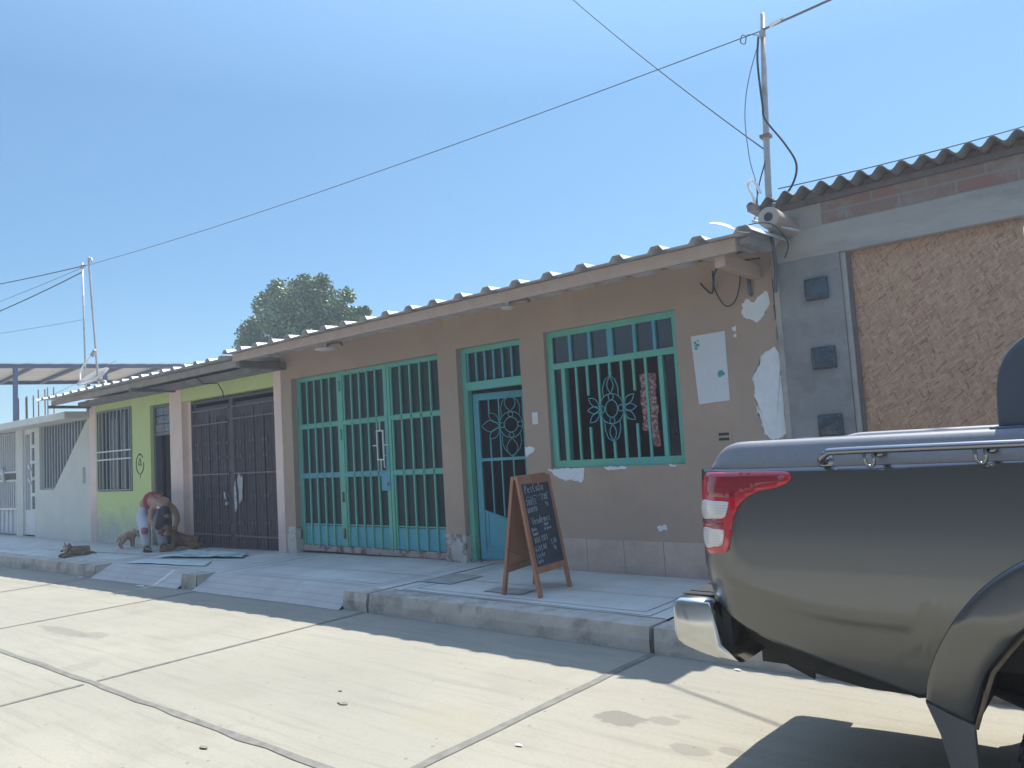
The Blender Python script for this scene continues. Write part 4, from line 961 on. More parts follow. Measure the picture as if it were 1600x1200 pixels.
# twin pipes and dish on the green house roof
tm = thing('pipe_mast', 'thin straight pipe, left one of the two on the green house roof', 'mast', (-17.7, 6.8, 2.9), 'twin pipes')
MB().tube([(-17.72, 6.8, 2.95), (-17.82, 6.8, 6.12)], .020, 8).build('pole', 'galv', tm, smooth=True)
MB().box(-17.92, -17.72, 6.77, 6.83, 6.03, 6.06).build('cross_arm', 'rust', tm)
tm = thing('pipe_mast', 'thin pipe with hooked top, right one of the two on the green house roof', 'mast', (-17.1, 6.8, 2.9), 'twin pipes')
MB().tube(smooth_path([(-17.02, 6.8, 3.0), (-17.2, 6.8, 4.2), (-17.46, 6.8, 6.0), (-17.44, 6.8, 6.12), (-17.36, 6.8, 6.13), (-17.31, 6.8, 6.04)], 6), .024, 8).build('pole', 'galv', tm, smooth=True)
cable(sag((-17.82, 6.8, 6.05), (-25.5, 5.6, 6.55), .05, 12), .011, 'cable', 'thin cable reaching left from the twin pipe tops')
cable(sag((-17.82, 6.8, 5.92), (-25.5, 5.6, 5.35), .10, 12), .012, 'cable', 'sagging cable to the left, below the top cable of the twin pipes')
cable(sag((-17.82, 6.8, 6.02), (-25.5, 5.6, 5.66), .06, 12), .006, 'greycable', 'faint thin wire between two cables left of the twin pipes')
cable(sag((-17.78, 6.8, 4.85), (-25.5, 5.6, 5.30), .05, 12), .005, 'greycable', 'lowest hair thin wire left of the twin pipes')
cable(sag((-23.9, 8.0, 3.62), (-20.5, 8.6, 4.35), .05, 8), .006, 'greycable', 'thin wire rising from the starter bars toward the canopy')
ds = thing('satellite_dish', 'grey satellite dish tilted on the green house roof by the twin pipes', 'dish', (-16.9, 6.75, 3.0))
DMx = Matrix.Translation((-17.0, 6.7, 3.44)) @ Vector((.10, -.58, .81)).to_track_quat('Z', 'X').to_matrix().to_4x4()
mb = MB(); mb.lathe([(0.001, 0), (.10, .008), (.22, .035), (.34, .085), (.345, .08), (.22, .022), (.1, -.006), (.001, -.012)], (0, 0, 0), 'z', 28)
for v in mb.bm.verts: v.co = DMx @ v.co
mb.build('reflector', 'dish', ds, smooth=True)
pf = Vector((-17.10, 6.45, 3.42)); pe = Vector((-16.82, 6.62, 3.98)); pm = Vector((-17.16, 6.50, 3.68))
MB().tube(smooth_path([pf, pm, pe], 6), .018, 8).build('feed_arm', 'pvc', ds, smooth=True)
MB().tube([pe+Vector((-.08, 0, -.04)), pe+Vector((.05, 0, .05))], [.05, .035], 10).build('feed_head', 'dish', ds, smooth=True)
MB().tube([DMx @ Vector((0, 0, -.01)), (-16.75, 6.8, 3.38), (-16.7, 6.85, 3.05)], .028, 8).build('mount', 'galv', ds, smooth=True)
# ------------------------------------------------------------ tree behind the houses
tr = thing('leafy_tree', 'big dense green tree rising behind the brown house roof', 'tree', (-22.5, 16, -.1))
mb = MB(); mb.tube([(-22.5, 16, -.15), (-22.45, 16, 1.5), (-22.5, 16.1, 3.2), (-22.7, 16, 5.0)], [.26, .2, .16, .08], 10)
lobes = []
rnd = random.Random(4)
for (x, y, z, r_) in ((-22.94, 15.73, 6.68, 1.12), (-24.12, 15.91, 7.06, 0.88), (-21.8, 16.09, 6.9, 0.78), (-25.06, 16.27, 6.78, 0.76), (-25.87, 15.82, 6.29, 0.58), (-26.65, 16.0, 6.02, 0.36), (-23.28, 16.18, 7.51, 0.55), (-22.06, 15.73, 7.45, 0.4), (-21.5, 15.91, 7.57, 0.22), (-24.48, 16.09, 7.84, 0.38), (-21.12, 16.27, 6.17, 0.66), (-20.64, 15.82, 6.53, 0.27), (-20.31, 16.0, 6.87, 0.24), (-20.1, 16.18, 5.91, 0.38), (-19.66, 15.73, 6.1, 0.24), (-19.33, 15.91, 6.15, 0.14), (-25.7, 16.09, 7.45, 0.27), (-23.79, 16.27, 5.88, 1.16), (-21.88, 15.82, 5.62, 1.0), (-22.68, 16.0, 7.79, 0.25), (-26.28, 16.18, 6.84, 0.27), (-20.29, 15.73, 5.5, 0.5), (-25.1, 15.91, 7.6, 0.22), (-24.8, 16.09, 5.2, 0.9), (-22.6, 16.27, 5.0, 1.2)):
    r_ *= .90; lobes.append((Vector((x, y, z)), r_))
    mb.tube([(-22.75+rnd.uniform(-.1, .1), 16, 3.2), (-22.5+(x+22.5)*.5, 16+(y-16)*.5, 3.2+(z-3.2)*.55), (x, y, z)], [.09, .05, .02], 6)
mb.build('trunk', 'bark', tr, smooth=True)
mb = MB()
for c, r_ in lobes:
    for k in range(int(1900*r_*r_)+130):
        d = Vector((rnd.gauss(0, 1), rnd.gauss(0, 1), rnd.gauss(0, 1))).normalized()
        rad = r_*(rnd.random()**.30)*(1+.50*mnoise.noise(d*2.6+c))
        p = c+d*rad
        # sprig of two or three leaflets
        u = Vector((rnd.gauss(0, 1), rnd.gauss(0, 1), rnd.gauss(-.3, .7))).normalized(); w = u.orthogonal().normalized()
        w = (Matrix.Rotation(rnd.uniform(0, 6.28), 3, u) @ w)
        for q in range(2):
            L = rnd.uniform(.075, .145); wd = L*.36
            a = p+u*(q*.06-.03)+w*(.04*(1 if q else -1)); di = (w*(1 if q else -1)+u*.6).normalized(); sd = di.cross(u).cross(di).normalized()
            V = [mb.bm.verts.new(a), mb.bm.verts.new(a+di*L*.5+sd*wd), mb.bm.verts.new(a+di*L), mb.bm.verts.new(a+di*L*.5-sd*wd)]
            mb.bm.faces.new(V)
me = bpy.data.meshes.new('crown'); mb.bm.to_mesh(me); mb.bm.free(); me.materials.append(M['leaf'])
o = bpy.data.objects.new('crown', me); COL.objects.link(o); o.parent = tr; o.matrix_parent_inverse = Matrix.Translation(-Vector(tr.location))

# ------------------------------------------------------------ chalkboard sign
cb = thing('chalkboard_sign', 'wooden A-frame chalkboard with handwritten food list standing outside the blue door', 'sign', (-4.46, 5.57, .18))
HT = 1.055; W = .57
FA = Vector((-4.25, 5.285, .18)); FB = Vector((-4.32, 5.86, .18)); RA = Vector((-4.655, 5.27, .18)); RB = Vector((-4.72, 5.84, .18))
E1 = (FB-FA).normalized()
TA = (FA+RA)/2+Vector((0, 0, HT)); TB = (FB+RB)/2+Vector((0, 0, HT))
def side(A, B, off):
    """frame axes of one leaf: origin bottom near corner, u along width, v up the slope, n outward"""
    T1 = TA+off; v = (T1-A); L = v.length; v.normalize(); u = E1.copy(); u = (u-v*u.dot(v)).normalized(); n = u.cross(v).normalized()
    return A, u, v, n, L
front = side(FA, FB, Vector((.022, 0, 0))); rear = side(RA, RB, Vector((-.022, 0, 0)))
def sbox(fr, u0, u1, v0, v1, n0, n1, mb):
    A, u, v, n, L = fr
    mm = Matrix(((u.x, v.x, n.x, A.x), (u.y, v.y, n.y, A.y), (u.z, v.z, n.z, A.z), (0, 0, 0, 1)))
    return mb.box(u0, u1, v0, v1, n0, n1, mm)
for nm, fr in (('front_leaf', front), ('rear_leaf', rear)):
    L = fr[4]; s_ = 1 if nm == 'front_leaf' else -1
    mb = MB(); sbox(fr, .045, W-.045, L-.075, L, -.013, .013, mb); leaf = mb.build(nm, 'wood', cb, bevel=.003)
    mb = MB(); sbox(fr, .045, W-.045, .20, .26, -.013, .013, mb); mb.build('bottom_rail', 'wood', leaf, bevel=.003)
    for u0 in (0, W-.045): mb = MB(); sbox(fr, u0, u0+.045, 0, L, -.015, .015, mb); mb.build('leg', 'wood', leaf, bevel=.004)
    fo = (.003, .009) if (s_ > 0) == (fr[3].x > 0) else (-.009, -.003)
    bo = (-.004, .003) if fo[0] > 0 else (-.003, .004)
    mb = MB(); sbox(fr, .04, W-.04, .255, L-.07, fo[0], fo[1], mb); bd = mb.build('board', 'slate', leaf)
    mb = MB(); sbox(fr, .04, W-.04, .255, L-.07, bo[0], bo[1]-.0005, mb); mb.build('board_back', 'woodpanel', leaf)
    if s_ > 0: fboard, fo_f = bd, fo
mb = MB(); mb.tube([TA+Vector((0, .01, -.02)), TB+Vector((0, -.03, -.02))], .012, 8); mb.build('hinge_rod', 'galv', cb)
mb = MB(); mb.tube(smooth_path([FA+front[2]*.42, (FA+RA)/2+Vector((0, .02, .37)), RA+rear[2]*.42], 4), .003, 5); mb.build('stay_cord', 'cable', cb)
# chalk lettering as hand-drawn strokes
def A_(cx, cy, rx, ry, a0, a1, n=9): return [(cx+rx*math.cos(R(a0+(a1-a0)*k/n)), cy+ry*math.sin(R(a0+(a1-a0)*k/n))) for k in range(n+1)]
G = {
 'P': [[(.1, 0), (.12, 1)], [(.02, .92), (.3, 1), (.55, .85), (.45, .6), (.14, .5)]],
 'e': [[(.05, .32), (.45, .36), (.42, .55), (.25, .62), (.07, .45), (.08, .15), (.25, .0), (.48, .1)]],
 's': [[(.45, .55), (.25, .62), (.1, .48), (.4, .22), (.3, .02), (.05, .08)]],
 'c': [[(.45, .52), (.25, .62), (.07, .4), (.1, .1), (.3, .0), (.48, .1)]],
 'a': [[(.44, .6), (.2, .62), (.05, .3), (.2, .02), (.4, .15), (.45, .6), (.48, .05)]],
 'D': [[(.1, .0), (.1, 1)], [(.02, 1), (.4, .92), (.6, .5), (.4, .06), (.05, 0)]],
 'o': [A_(.28, .31, .22, .30, 90, 440)],
 'J': [[(.05, .98), (.6, 1)], [(.4, 1), (.38, .2), (.2, 0), (.02, .15)]],
 'U': [[(.06, 1), (.08, .2), (.28, 0), (.48, .2), (.5, 1)]],
 'R': [[(.08, 0), (.1, 1), (.45, .9), (.4, .6), (.1, .5), (.5, 0)]],
 'E': [[(.5, 1), (.08, .98), (.08, 0), (.5, .03)], [(.08, .5), (.4, .52)]],
 'L': [[(.1, 1), (.08, .02), (.5, .05)]],
 'B': [[(.08, 0), (.1, 1), (.42, .9), (.38, .6), (.1, .52), (.5, .4), (.45, .05), (.08, 0)]],
 'O': [A_(.3, .5, .26, .5, 90, 440)],
 'N': [[(.06, 0), (.1, 1), (.46, .02), (.5, 1)]],
 'I': [[(.15, 0), (.16, 1)]],
 'T': [[(.0, .98), (.55, 1)], [(.28, 1), (.27, 0)]],
 'V': [[(.0, 1), (.27, 0), (.6, 1.05)]],
 'n': [[(.06, .6), (.08, 0)], [(.08, .42), (.28, .6), (.42, .45), (.44, 0)]],
 'd': [[(.42, .58), (.2, .6), (.05, .3), (.2, .02), (.4, .15), (.44, 1.05), (.47, .02)]],
 'm': [[(.05, .6), (.06, 0)], [(.06, .42), (.2, .6), (.3, .42), (.31, 0)], [(.31, .42), (.45, .6), (.55, .42), (.57, 0)]],
 'i': [[(.15, .58), (.16, 0)], [(.15, .8), (.17, .84)]],
 'l': [[(.15, 1), (.13, .1), (.28, .02)]],
 'g': [[(.42, .58), (.2, .6), (.05, .35), (.2, .1), (.42, .25), (.44, .58), (.42, -.25), (.2, -.35), (.03, -.2)]],
 'u': [[(.06, .6), (.08, .15), (.22, 0), (.42, .15), (.44, .6), (.47, 0)]],
 't': [[(.22, .95), (.2, .1), (.38, .03)], [(.02, .62), (.42, .64)]],
 'H': [[(.08, 0), (.1, 1)], [(.48, 0), (.5, 1)], [(.08, .5), (.5, .53)]],
 'S': [[(.5, .9), (.28, 1), (.08, .78), (.45, .35), (.3, 0), (.04, .1)]],
 'A': [[(.0, 0), (.28, 1), (.55, 0)], [(.1, .36), (.46, .38)]],
 'Z': [[(.03, .97), (.5, 1), (.04, .02), (.54, .04)]],
 'C': [[(.5, .9), (.28, 1), (.06, .6), (.1, .15), (.32, 0), (.54, .12)]],
 'h': [[(.08, 1), (.08, 0)], [(.08, .4), (.28, .6), (.42, .45), (.44, 0)]],
 'f': [[(.45, .95), (.3, 1.02), (.2, .85), (.18, 0)], [(.02, .58), (.4, .6)]],
 'k': [[(.08, 1), (.08, 0)], [(.42, .6), (.08, .28), (.45, 0)]],
 '7': [[(.02, .95), (.5, 1), (.2, 0)], [(.12, .5), (.42, .55)]],
 '3': [[(.04, .95), (.45, 1), (.22, .58), (.48, .3), (.3, 0), (.03, .1)]],
 '5': [[(.48, 1), (.1, .97), (.08, .56), (.4, .56), (.48, .25), (.3, 0), (.03, .1)]],
 '0': [A_(.26, .5, .2, .5, 90, 440)], '/': [[(.02, -.1), (.4, 1.05)]], '.': [[(.1, 0), (.13, .03)]], '-': [[(.05, .4), (.4, .42)]], ' ': []}
A, u_, v_, n_, L_ = front
off = fo_f[1]+.0008 if fo_f[0] > 0 else fo_f[0]-.0008
mb = MB(); rj = random.Random(3)
def write(txt, u, v, h, slope=0.0, w=.0046, adv=.62):
    for ch in txt:
        for st_ in G[ch]:
            pts = []
            for (a, b_) in st_:
                uu = u+a*h*.86+rj.uniform(-.02, .02)*h; vv = v+b_*h+rj.uniform(-.03, .03)*h+slope*(uu)
                pts.append(A+u_*uu+v_*vv+n_*off)
            if len(pts) > 1: mb.tube(pts, w/2, 4)
        u += h*adv*(.55 if ch in 'Iil. ' else (1.1 if ch in 'mDO' else 1))*.98
TOP = L_-.075
sl = .06
BH = TOP-.262
mb.bm.free()
def row(txt, u, fr_, h, w=.0046, adv=.62):
    global mb
    mb = MB(); write(txt, u, TOP-BH*fr_, h, sl, w, adv); mb.build('chalk_writing', 'chalk', fboard)
row('PesCaDo', .085, .125, .070, .0046, .70)
wv = [A+u_*(.09+.40*k/20)+v_*(TOP-BH*.172+.008*math.sin(k*1.1)+sl*.4*k/20)+n_*off for k in range(21)]; MB().tube(wv, .0016, 4).build('chalk_underline', 'chalk', fboard)
row('JUREL', .075, .275, .052, .0042, .74); row('7.00', .345, .252, .050, .0040, .66); row('kg', .40, .318, .036, .0036)
row('BONITO', .075, .362, .042, .0042, .72)
row('Vendemos', .105, .515, .066, .0044, .64)
row('Hielo', .080, .590, .034, .0036); row('Tamal', .080, .645, .034, .0036); row('agua', .30, .560, .034, .0036); row('de mesa', .29, .615, .030, .0034, .66)
row('HUEVOS', .095, .735, .050, .0042, .80)
row('AZUCAR', .075, .835, .046, .0042, .78); row('3.50', .365, .805, .044, .0040); row('kg', .39, .870, .040, .0038)
row('Leche', .075, .908, .044, .0042, .72); row('Cafe', .075, .978, .038, .0040, .72)
# ------------------------------------------------------------ plastic sheets and litter
def sheetobj(name, pts, z, mt, label, seed):
    xs = [p[0] for p in pts]; ys = [p[1] for p in pts]; mb = MB()
    def fn(u, v):
        p = (Vector((*pts[0], 0))*(1-u)+Vector((*pts[1], 0))*u)*(1-v)+(Vector((*pts[3], 0))*(1-u)+Vector((*pts[2], 0))*u)*v
        e = min(u, 1-u, v, 1-v)
        return (p.x, p.y, g(p.x)+SW+z+.012*max(0, mnoise.noise((p.x*2.2, p.y*2.2, seed)))+(.012*max(0, mnoise.noise((p.x*5, p.y*5, seed+4))) if e < .12 else 0))
    mb.grid(26, 14, fn)
    return tag(mb.build(name, mt, smooth=True, solid=.004, soff=1), label, 'sheet')
sheetobj('plastic_sheet', [(-11.90, 5.08), (-9.98, 5.30), (-10.35, 5.60), (-11.95, 5.47)], .012, 'sheet2', 'pale blue printed sheet lying nearest the kerb by the ramp', 1)
sheetobj('plastic_sheet', [(-11.95, 5.56), (-10.15, 5.95), (-10.5, 6.25), (-12.3, 6.28)], .030, 'sheet', 'blue and white printed sheet lying before the dark metal gate', 2)
def litter(name, x, y, r_, mt, label, cat, seed):
    mb = MB(); mb.grid(5, 3, lambda u, v: (x+(u-.5)*r_*2.2+.2*r_*mnoise.noise((u*3, v*3, seed)), y+(v-.5)*r_*(1.1-.9*abs(u-.5)*2)+.3*r_*mnoise.noise((u*2, v*2, seed+5)), g(x)+.006+(SW if 4.82 < y < 6.6 else 0)+r_*.16*abs(mnoise.noise((u*4, v*4, seed+9)))))
    return tag(mb.build(name, mt, solid=.002, soff=1), label, cat)
litter('dry_leaf', -3.98, 2.97, .042, 'dryleaf', 'crumpled dry leaf lying on the road slab in front of the chalkboard', 'leaf', 1)
litter('dry_leaf', -4.06, 2.12, .030, 'dryleaf', 'small dry leaf at the bottom of the road past the long joint', 'leaf', 2)
litter('dry_leaf', -4.2, 3.12, .018, 'dryleaf', 'tiny leaf scrap on the road left of the crumpled leaf', 'leaf', 3)
litter('paper_scrap', -10.49, 4.66, .09, 'sheet2', 'pale blue scrap lying in the gutter below the first ramp', 'litter', 4)
litter('paper_scrap', -2.20, 4.70, .022, 'litter', 'white speck of litter on the road under the truck bumper', 'litter', 5)
litter('paper_scrap', -2.62, 3.02, .020, 'litter', 'white speck of litter on the road by the cross joint', 'litter', 6)
litter('paper_scrap', -12.6, 4.72, .05, 'litter', 'small white scrap in the gutter beside the lying brown dog', 'litter', 7)
# ------------------------------------------------------------ pickup truck
tk = thing('pickup_truck', 'dark grey double cab pickup truck parked at the kerb, tail toward the chalkboard', 'pickup', (1.1, 3.62, 0))
YC2 = 7.25            # near y + far y
def crease(x): return .865+.135*max(0.0, (-.80-x)/.61)**2 if x > -1.6 else 1.0
def tumble(z, x=-.7):
    y = .030*max(0.0, (z-1.10)/.28)**2
    t = crease(x)-z+.02
    if t > 0: y += .27*t*min(1.0, t/.05)
    return y
def side_y(x, z, y0=2.75):
    y = y0+tumble(z, x)
    if x < -1.20: y += .085*((-1.20-x)/.21)**2.4
    return y
def interp(tab, x):
    if x <= tab[0][0]: return tab[0][1]
    for (a, va), (b_, vb) in zip(tab, tab[1:]):
        if x <= b_: return va+(vb-va)*(x-a)/(b_-a)
    return tab[-1][1]
XC, XF = -.05, 2.95           # wheel centres
OUT = [(-.672, .595), (-.65, .69), (-.60, .80), (-.53, .91), (-.45, 1.0), (-.34, 1.08), (-.20, 1.13), (-.05, 1.145)]
INN = [(-.535, .545), (-.51, .62), (-.475, .72), (-.425, .79), (-.36, .87), (-.27, .93), (-.17, .965), (-.05, .975)]
OUT2 = OUT+[(2*XC-x, z) for x, z in OUT[-2::-1]]; INN2 = INN+[(2*XC-x, z) for x, z in INN[-2::-1]]
LOW = [(-1.412, .925), (-1.405, .895), (-1.385, .86), (-1.36, .832), (-1.33, .808), (-1.24, .765), (-1.12, .722), (-.94, .672), (-.80, .633), (-.672, .597)]
def arch_z(x, cx):
    tab = [(a-XC+cx-.0, b_-.03) for a, b_ in OUT2]
    return interp(tab, x) if tab[0][0] <= x <= tab[-1][0] else None
def zlow(x):
    if x <= -.672: return interp(LOW, x)
    for cx in (XC, XF):
        z = arch_z(x, cx)
        if z is not None: return z
    return .50 if x < 3.5 else .50+.25*(x-3.5)
def zhigh(x): return 1.365 if x < .72 else interp([(.72, 1.365), (.9, 1.02), (2.75, .99), (3.6, .93), (3.72, .88)], x)
def body_side(mirror):
    mb = MB(); xs = []
    x = -1.412
    while x < .72: xs.append(x); x += .018 if x < -1.15 else .03
    xs += [.72]
    nv = 40
    def P(x, v):
        z = zlow(x)+(1.365-zlow(x))*v; y = side_y(x, z); return (x, YC2-y if mirror else y, z)
    V = [[mb.bm.verts.new(P(x, j/nv)) for j in range(nv+1)] for x in xs]
    for i in range(len(xs)-1):
        for j in range(nv): mb.bm.faces.new((V[i][j], V[i+1][j], V[i+1][j+1], V[i][j+1]))
    return mb
bed = body_side(False).build('bed_side', 'paint', tk, smooth=True, solid=.012, soff=-1)
bed2 = body_side(True).build('bed_side', 'paint', tk, smooth=True, solid=.012, soff=1)
# wheel-arch flares
def flare(mirror, cx):
    mb = MB(); n = 60; P = []
    def at(tab, t):
        i = t*(len(tab)-1); k = min(int(i), len(tab)-2); f_ = i-k
        a = Vector((tab[max(k-1, 0)][0], tab[max(k-1, 0)][1])); b_ = Vector(tab[k]); c = Vector(tab[k+1]); d = Vector(tab[min(k+2, len(tab)-1)])
        return .5*((2*b_)+(c-a)*f_+(2*a-5*b_+4*c-d)*f_*f_+(3*b_-a-3*c+d)*f_**3)
    prof = [(-.03, .020), (.0, -.002), (.012, -.016), (.04, -.021), (.2, -.026), (.45, -.031), (.7, -.034), (.92, -.034), (.975, -.030), (1.0, -.018), (1.0, .03), (.94, .10)]
    for i in range(n+1):
        t = i/n; o_, n_ = at(OUT2, t), at(INN2, t); row = []
        for s_, dy in prof:
            q = o_+(n_-o_)*s_; y = 2.75+min(tumble(q[1]), .10)*.9+dy
            row.append(mb.bm.verts.new((q[0]-XC+cx, YC2-y if mirror else y, q[1])))
        P.append(row)
    for i in range(n):
        for j in range(len(prof)-1): mb.bm.faces.new((P[i][j], P[i+1][j], P[i+1][j+1], P[i][j+1]))
    for e in (0, n): mb.bm.faces.new(P[e] if e else P[e][::-1])
    return mb
for mr in (False, True):
    for cx in (XC, XF):
        fl = flare(mr, cx).build('wheel_arch', 'paint', tk, smooth=True)
        # dark inner liner
        mb = MB(); tab = [(x-XC+cx, z) for x, z in INN2]
        mb.grid(len(tab)-1, 6, lambda u, v: (lambda q: (q[0], (YC2-(2.84+.55*v)) if mr else 2.84+.55*v, q[1]))(tab[int(round(u*(len(tab)-1)))]))
        mb.build('arch_liner', 'under', fl, smooth=True, solid=.01)
# dirt on the lip of the rear arch
mb = MB(); mb.tube([(x+.012, 2.760, z+.004) for x, z in INN2], .007, 6); mb.build('arch_lip', 'dirt', tk, smooth=True)
# mud flaps behind the rear wheels
for mr in (False, True):
    mb = MB(); mb.prism([(-.670, .597), (-.60, .575), (-.535, .545), (-.535, .24), (-.60, .22), (-.612, .38), (-.635, .50)], 'y', 2.795 if not mr else YC2-2.825, 2.825 if not mr else YC2-2.795); mb.build('mud_flap', 'flap', tk, bevel=.004)
# bed rail caps with rounded tail end
def rail(mirror):
    mb = MB(); n = 60; rows = []
    for i in range(n+1):
        x = -1.395+(.72+1.395)*(i/n)**1.5
        e = max(0.0, 1-(x+1.395)/.17); drop = .085*e**2.0; inn = .045*e**2
        sec = [(0, -.004), (-.004, .010), (.006, .035), (.018, .076), (.026, .092), (.038, .100), (.052, .102), (.13, .102), (.15, .09), (.15, .0)]
        row = []
        for dy, dz in sec:
            z = 1.365+(dz if dz < .01 else max(.006, dz-drop*(dz/.102))); y = side_y(x, 1.365)-.006+dy+inn
            row.append(mb.bm.verts.new((x, YC2-y if mirror else y, z)))
        rows.append(row)
    for i in range(n):
        for j in range(len(rows[0])-1): mb.bm.faces.new((rows[i][j], rows[i+1][j], rows[i+1][j+1], rows[i][j+1]))
    mb.bm.faces.new(rows[0])
    return mb
for mr in (False, True): rail(mr).build('bed_rail', 'railcap', tk, smooth=True)
MB().box(-1.02, .70, 2.835, 2.850, 1.466, 1.4695).build('rail_edge', 'white_metal', tk)
# tubular side rail on U brackets
for mr in (False, True):
    Y = lambda y: YC2-y if mr else y
    mb = MB(); tb = mb.tube([(x, Y(y), z) for x, y, z in smooth_path([(-.905, 2.765, 1.385), (-.905, 2.735, 1.388), (-.900, 2.715, 1.40), (-.878, 2.708, 1.415), (-.84, 2.706, 1.420), (-.5, 2.705, 1.421), (.25, 2.705, 1.421), (.60, 2.705, 1.42)], 6)], .0128, 14).build('side_rail', 'brushed', tk, smooth=True)
    MB().lathe([(.0, -.012), (.026, -.012), (.030, .0), (.030, .015)], (-.905, Y(2.778), 1.384), 'y', 18).build('rail_foot', 'brushed', tb, smooth=True)
    for bx_ in (-.745, -.425, .2):
        mb = MB(); mb.tube([(x, Y(y), z) for x, y, z in ((bx_-.014, 2.706, 1.415), (bx_-.014, 2.715, 1.380), (bx_-.009, 2.722, 1.369), (bx_, 2.724, 1.365), (bx_+.009, 2.722, 1.369), (bx_+.014, 2.715, 1.380), (bx_+.014, 2.706, 1.415))], .006, 8)
        mb.tube([(bx_+.03, Y(2.71), 1.405), (bx_+.03, Y(2.775), 1.405)], .012, 8); mb.build('rail_bracket', 'brushed', tb, smooth=True)
# bed inside, front wall and tailgate
MB().box(-1.33, .70, 2.93, 4.32, .80, .84).build('bed_floor', 'railcap', tk)
for y0 in (2.895, 4.325): MB().box(-1.15, .70, y0, y0+.03, .82, 1.455).build('bed_wall', 'railcap', tk)
tg = MB().box(-1.405, -1.345, 2.90, 4.35, .845, 1.365).build('tailgate', 'paint', tk, bevel=.02)
MB().box(-1.425, -1.404, 3.45, 3.80, 1.16, 1.25).build('gate_handle', 'chrome', tg, bevel=.008)
for y0 in (2.84, 4.33): MB().box(-1.40, -1.33, y0, y0+.08, .85, 1.365).build('corner_post', 'paint', tk)
# tail lamps
def lens(poly, off, mirror, name, mt, parent, solid=.012, sub_=.02):
    bm = bmesh.new(); bm.faces.new([bm.verts.new((x, 0, z)) for x, z in poly])
    bmesh.ops.triangulate(bm, faces=bm.faces)
    for k in range(-80, 0):
        c = k*sub_
        if min(p[0] for p in poly) < c < max(p[0] for p in poly): bmesh.ops.bisect_plane(bm, geom=bm.verts[:]+bm.edges[:]+bm.faces[:], plane_co=(c, 0, 0), plane_no=(1, 0, 0))
    for k in range(40, 80):
        c = k*sub_
        if min(p[1] for p in poly) < c < max(p[1] for p in poly): bmesh.ops.bisect_plane(bm, geom=bm.verts[:]+bm.edges[:]+bm.faces[:], plane_co=(0, 0, c), plane_no=(0, 0, 1))
    for v in bm.verts:
        y = side_y(v.co.x, v.co.z)-off; v.co.y = YC2-y if mirror else y
    mb = MB(); mb.bm.free(); mb.bm = bm
    return mb.build(name, mt, parent, smooth=True, solid=solid, soff=0)
def rounded(pts, n=5):
    P = [Vector(p) for p in pts]; m_ = len(P); out = []
    for i in range(m_):
        a, b_, c, d = P[i-1], P[i], P[(i+1) % m_], P[(i+2) % m_]
        for k in range(n):
            t = k/n; q = .5*((2*b_)+(c-a)*t+(2*a-5*b_+4*c-d)*t*t+(3*b_-a-3*c+d)*t**3); out.append((q.x, q.y))
    return out
LP = [(-1.408, 1.30), (-1.398, 1.335), (-1.375, 1.352), (-1.30, 1.356), (-1.20, 1.357), (-1.10, 1.356), (-1.045, 1.352), (-1.028, 1.338), (-1.038, 1.315), (-1.08, 1.298), (-1.15, 1.283), (-1.205, 1.255), (-1.24, 1.21), (-1.262, 1.15), (-1.276, 1.09), (-1.288, 1.062), (-1.33, 1.05), (-1.39, 1.045), (-1.406, 1.06), (-1.413, 1.12), (-1.414, 1.2)]
LPI = rounded(LP)
cx_, cz_ = -1.28, 1.21
for mr in (False, True):
    lp = lens([(x if x < -1.35 else x+.010, z+(.007 if z > 1.3 else -.007)) for x, z in LPI], .004, mr, 'tail_lamp', 'lens_dark', tk, .010)
    lens(LPI, .012, mr, 'red_lens', 'lens_red', lp, .012)
    lens(rounded([(-1.375, 1.338), (-1.30, 1.343), (-1.15, 1.343), (-1.06, 1.340), (-1.045, 1.332), (-1.06, 1.322), (-1.14, 1.306), (-1.215, 1.282), (-1.262, 1.262), (-1.33, 1.264), (-1.372, 1.27)], 4), .0195, mr, 'inner_reflector', 'lens_deep', lp, .004)
    lens(rounded([(-1.408, 1.172), (-1.34, 1.174), (-1.30, 1.172), (-1.305, 1.152), (-1.35, 1.150), (-1.409, 1.150)], 3), .0195, mr, 'inner_reflector', 'lens_deep', lp, .004)
    lens(rounded([(-1.411, 1.245), (-1.34, 1.247), (-1.275, 1.247), (-1.268, 1.238), (-1.278, 1.205), (-1.292, 1.186), (-1.34, 1.182), (-1.412, 1.180)], 3), .0205, mr, 'clear_lens', 'lens_white', lp, .006)
    lens(rounded([(-1.411, 1.140), (-1.35, 1.142), (-1.300, 1.142), (-1.294, 1.133), (-1.300, 1.10), (-1.312, 1.082), (-1.35, 1.074), (-1.404, 1.068)], 3), .0205, mr, 'clear_lens', 'lens_white', lp, .006)
# chrome step bumper
sec = [(-1.575, .825), (-1.565, .852), (-1.54, .862), (-1.405, .858), (-1.39, .80), (-1.375, .735), (-1.365, .69), (-1.295, .632), (-1.40, .640), (-1.46, .652), (-1.53, .672), (-1.560, .69), (-1.575, .73)]
mb = MB(); rows = []
for y, sc_ in ((2.800, .90), (2.806, .95), (2.82, .985), (2.86, 1), (3.2, 1.03), (3.625, 1.04), (4.05, 1.03), (4.39, 1), (4.43, .985), (4.444, .95), (4.45, .9)):
    cxx, czz = -1.46, .745
    rows.append([mb.bm.verts.new((cxx+(x-cxx)*sc_-(.02 if sc_ > 1 else 0), y, czz+(z-czz)*min(sc_, 1))) for x, z in sec])
for A_r, B_r in zip(rows, rows[1:]):
    for j in range(len(sec)): mb.bm.faces.new((A_r[j], A_r[(j+1) % len(sec)], B_r[(j+1) % len(sec)], B_r[j]))
mb.bm.faces.new(rows[0]); mb.bm.faces.new(rows[-1][::-1])
bp_ = mb.build('rear_bumper', 'chrome', tk, smooth=True, bevel=0)
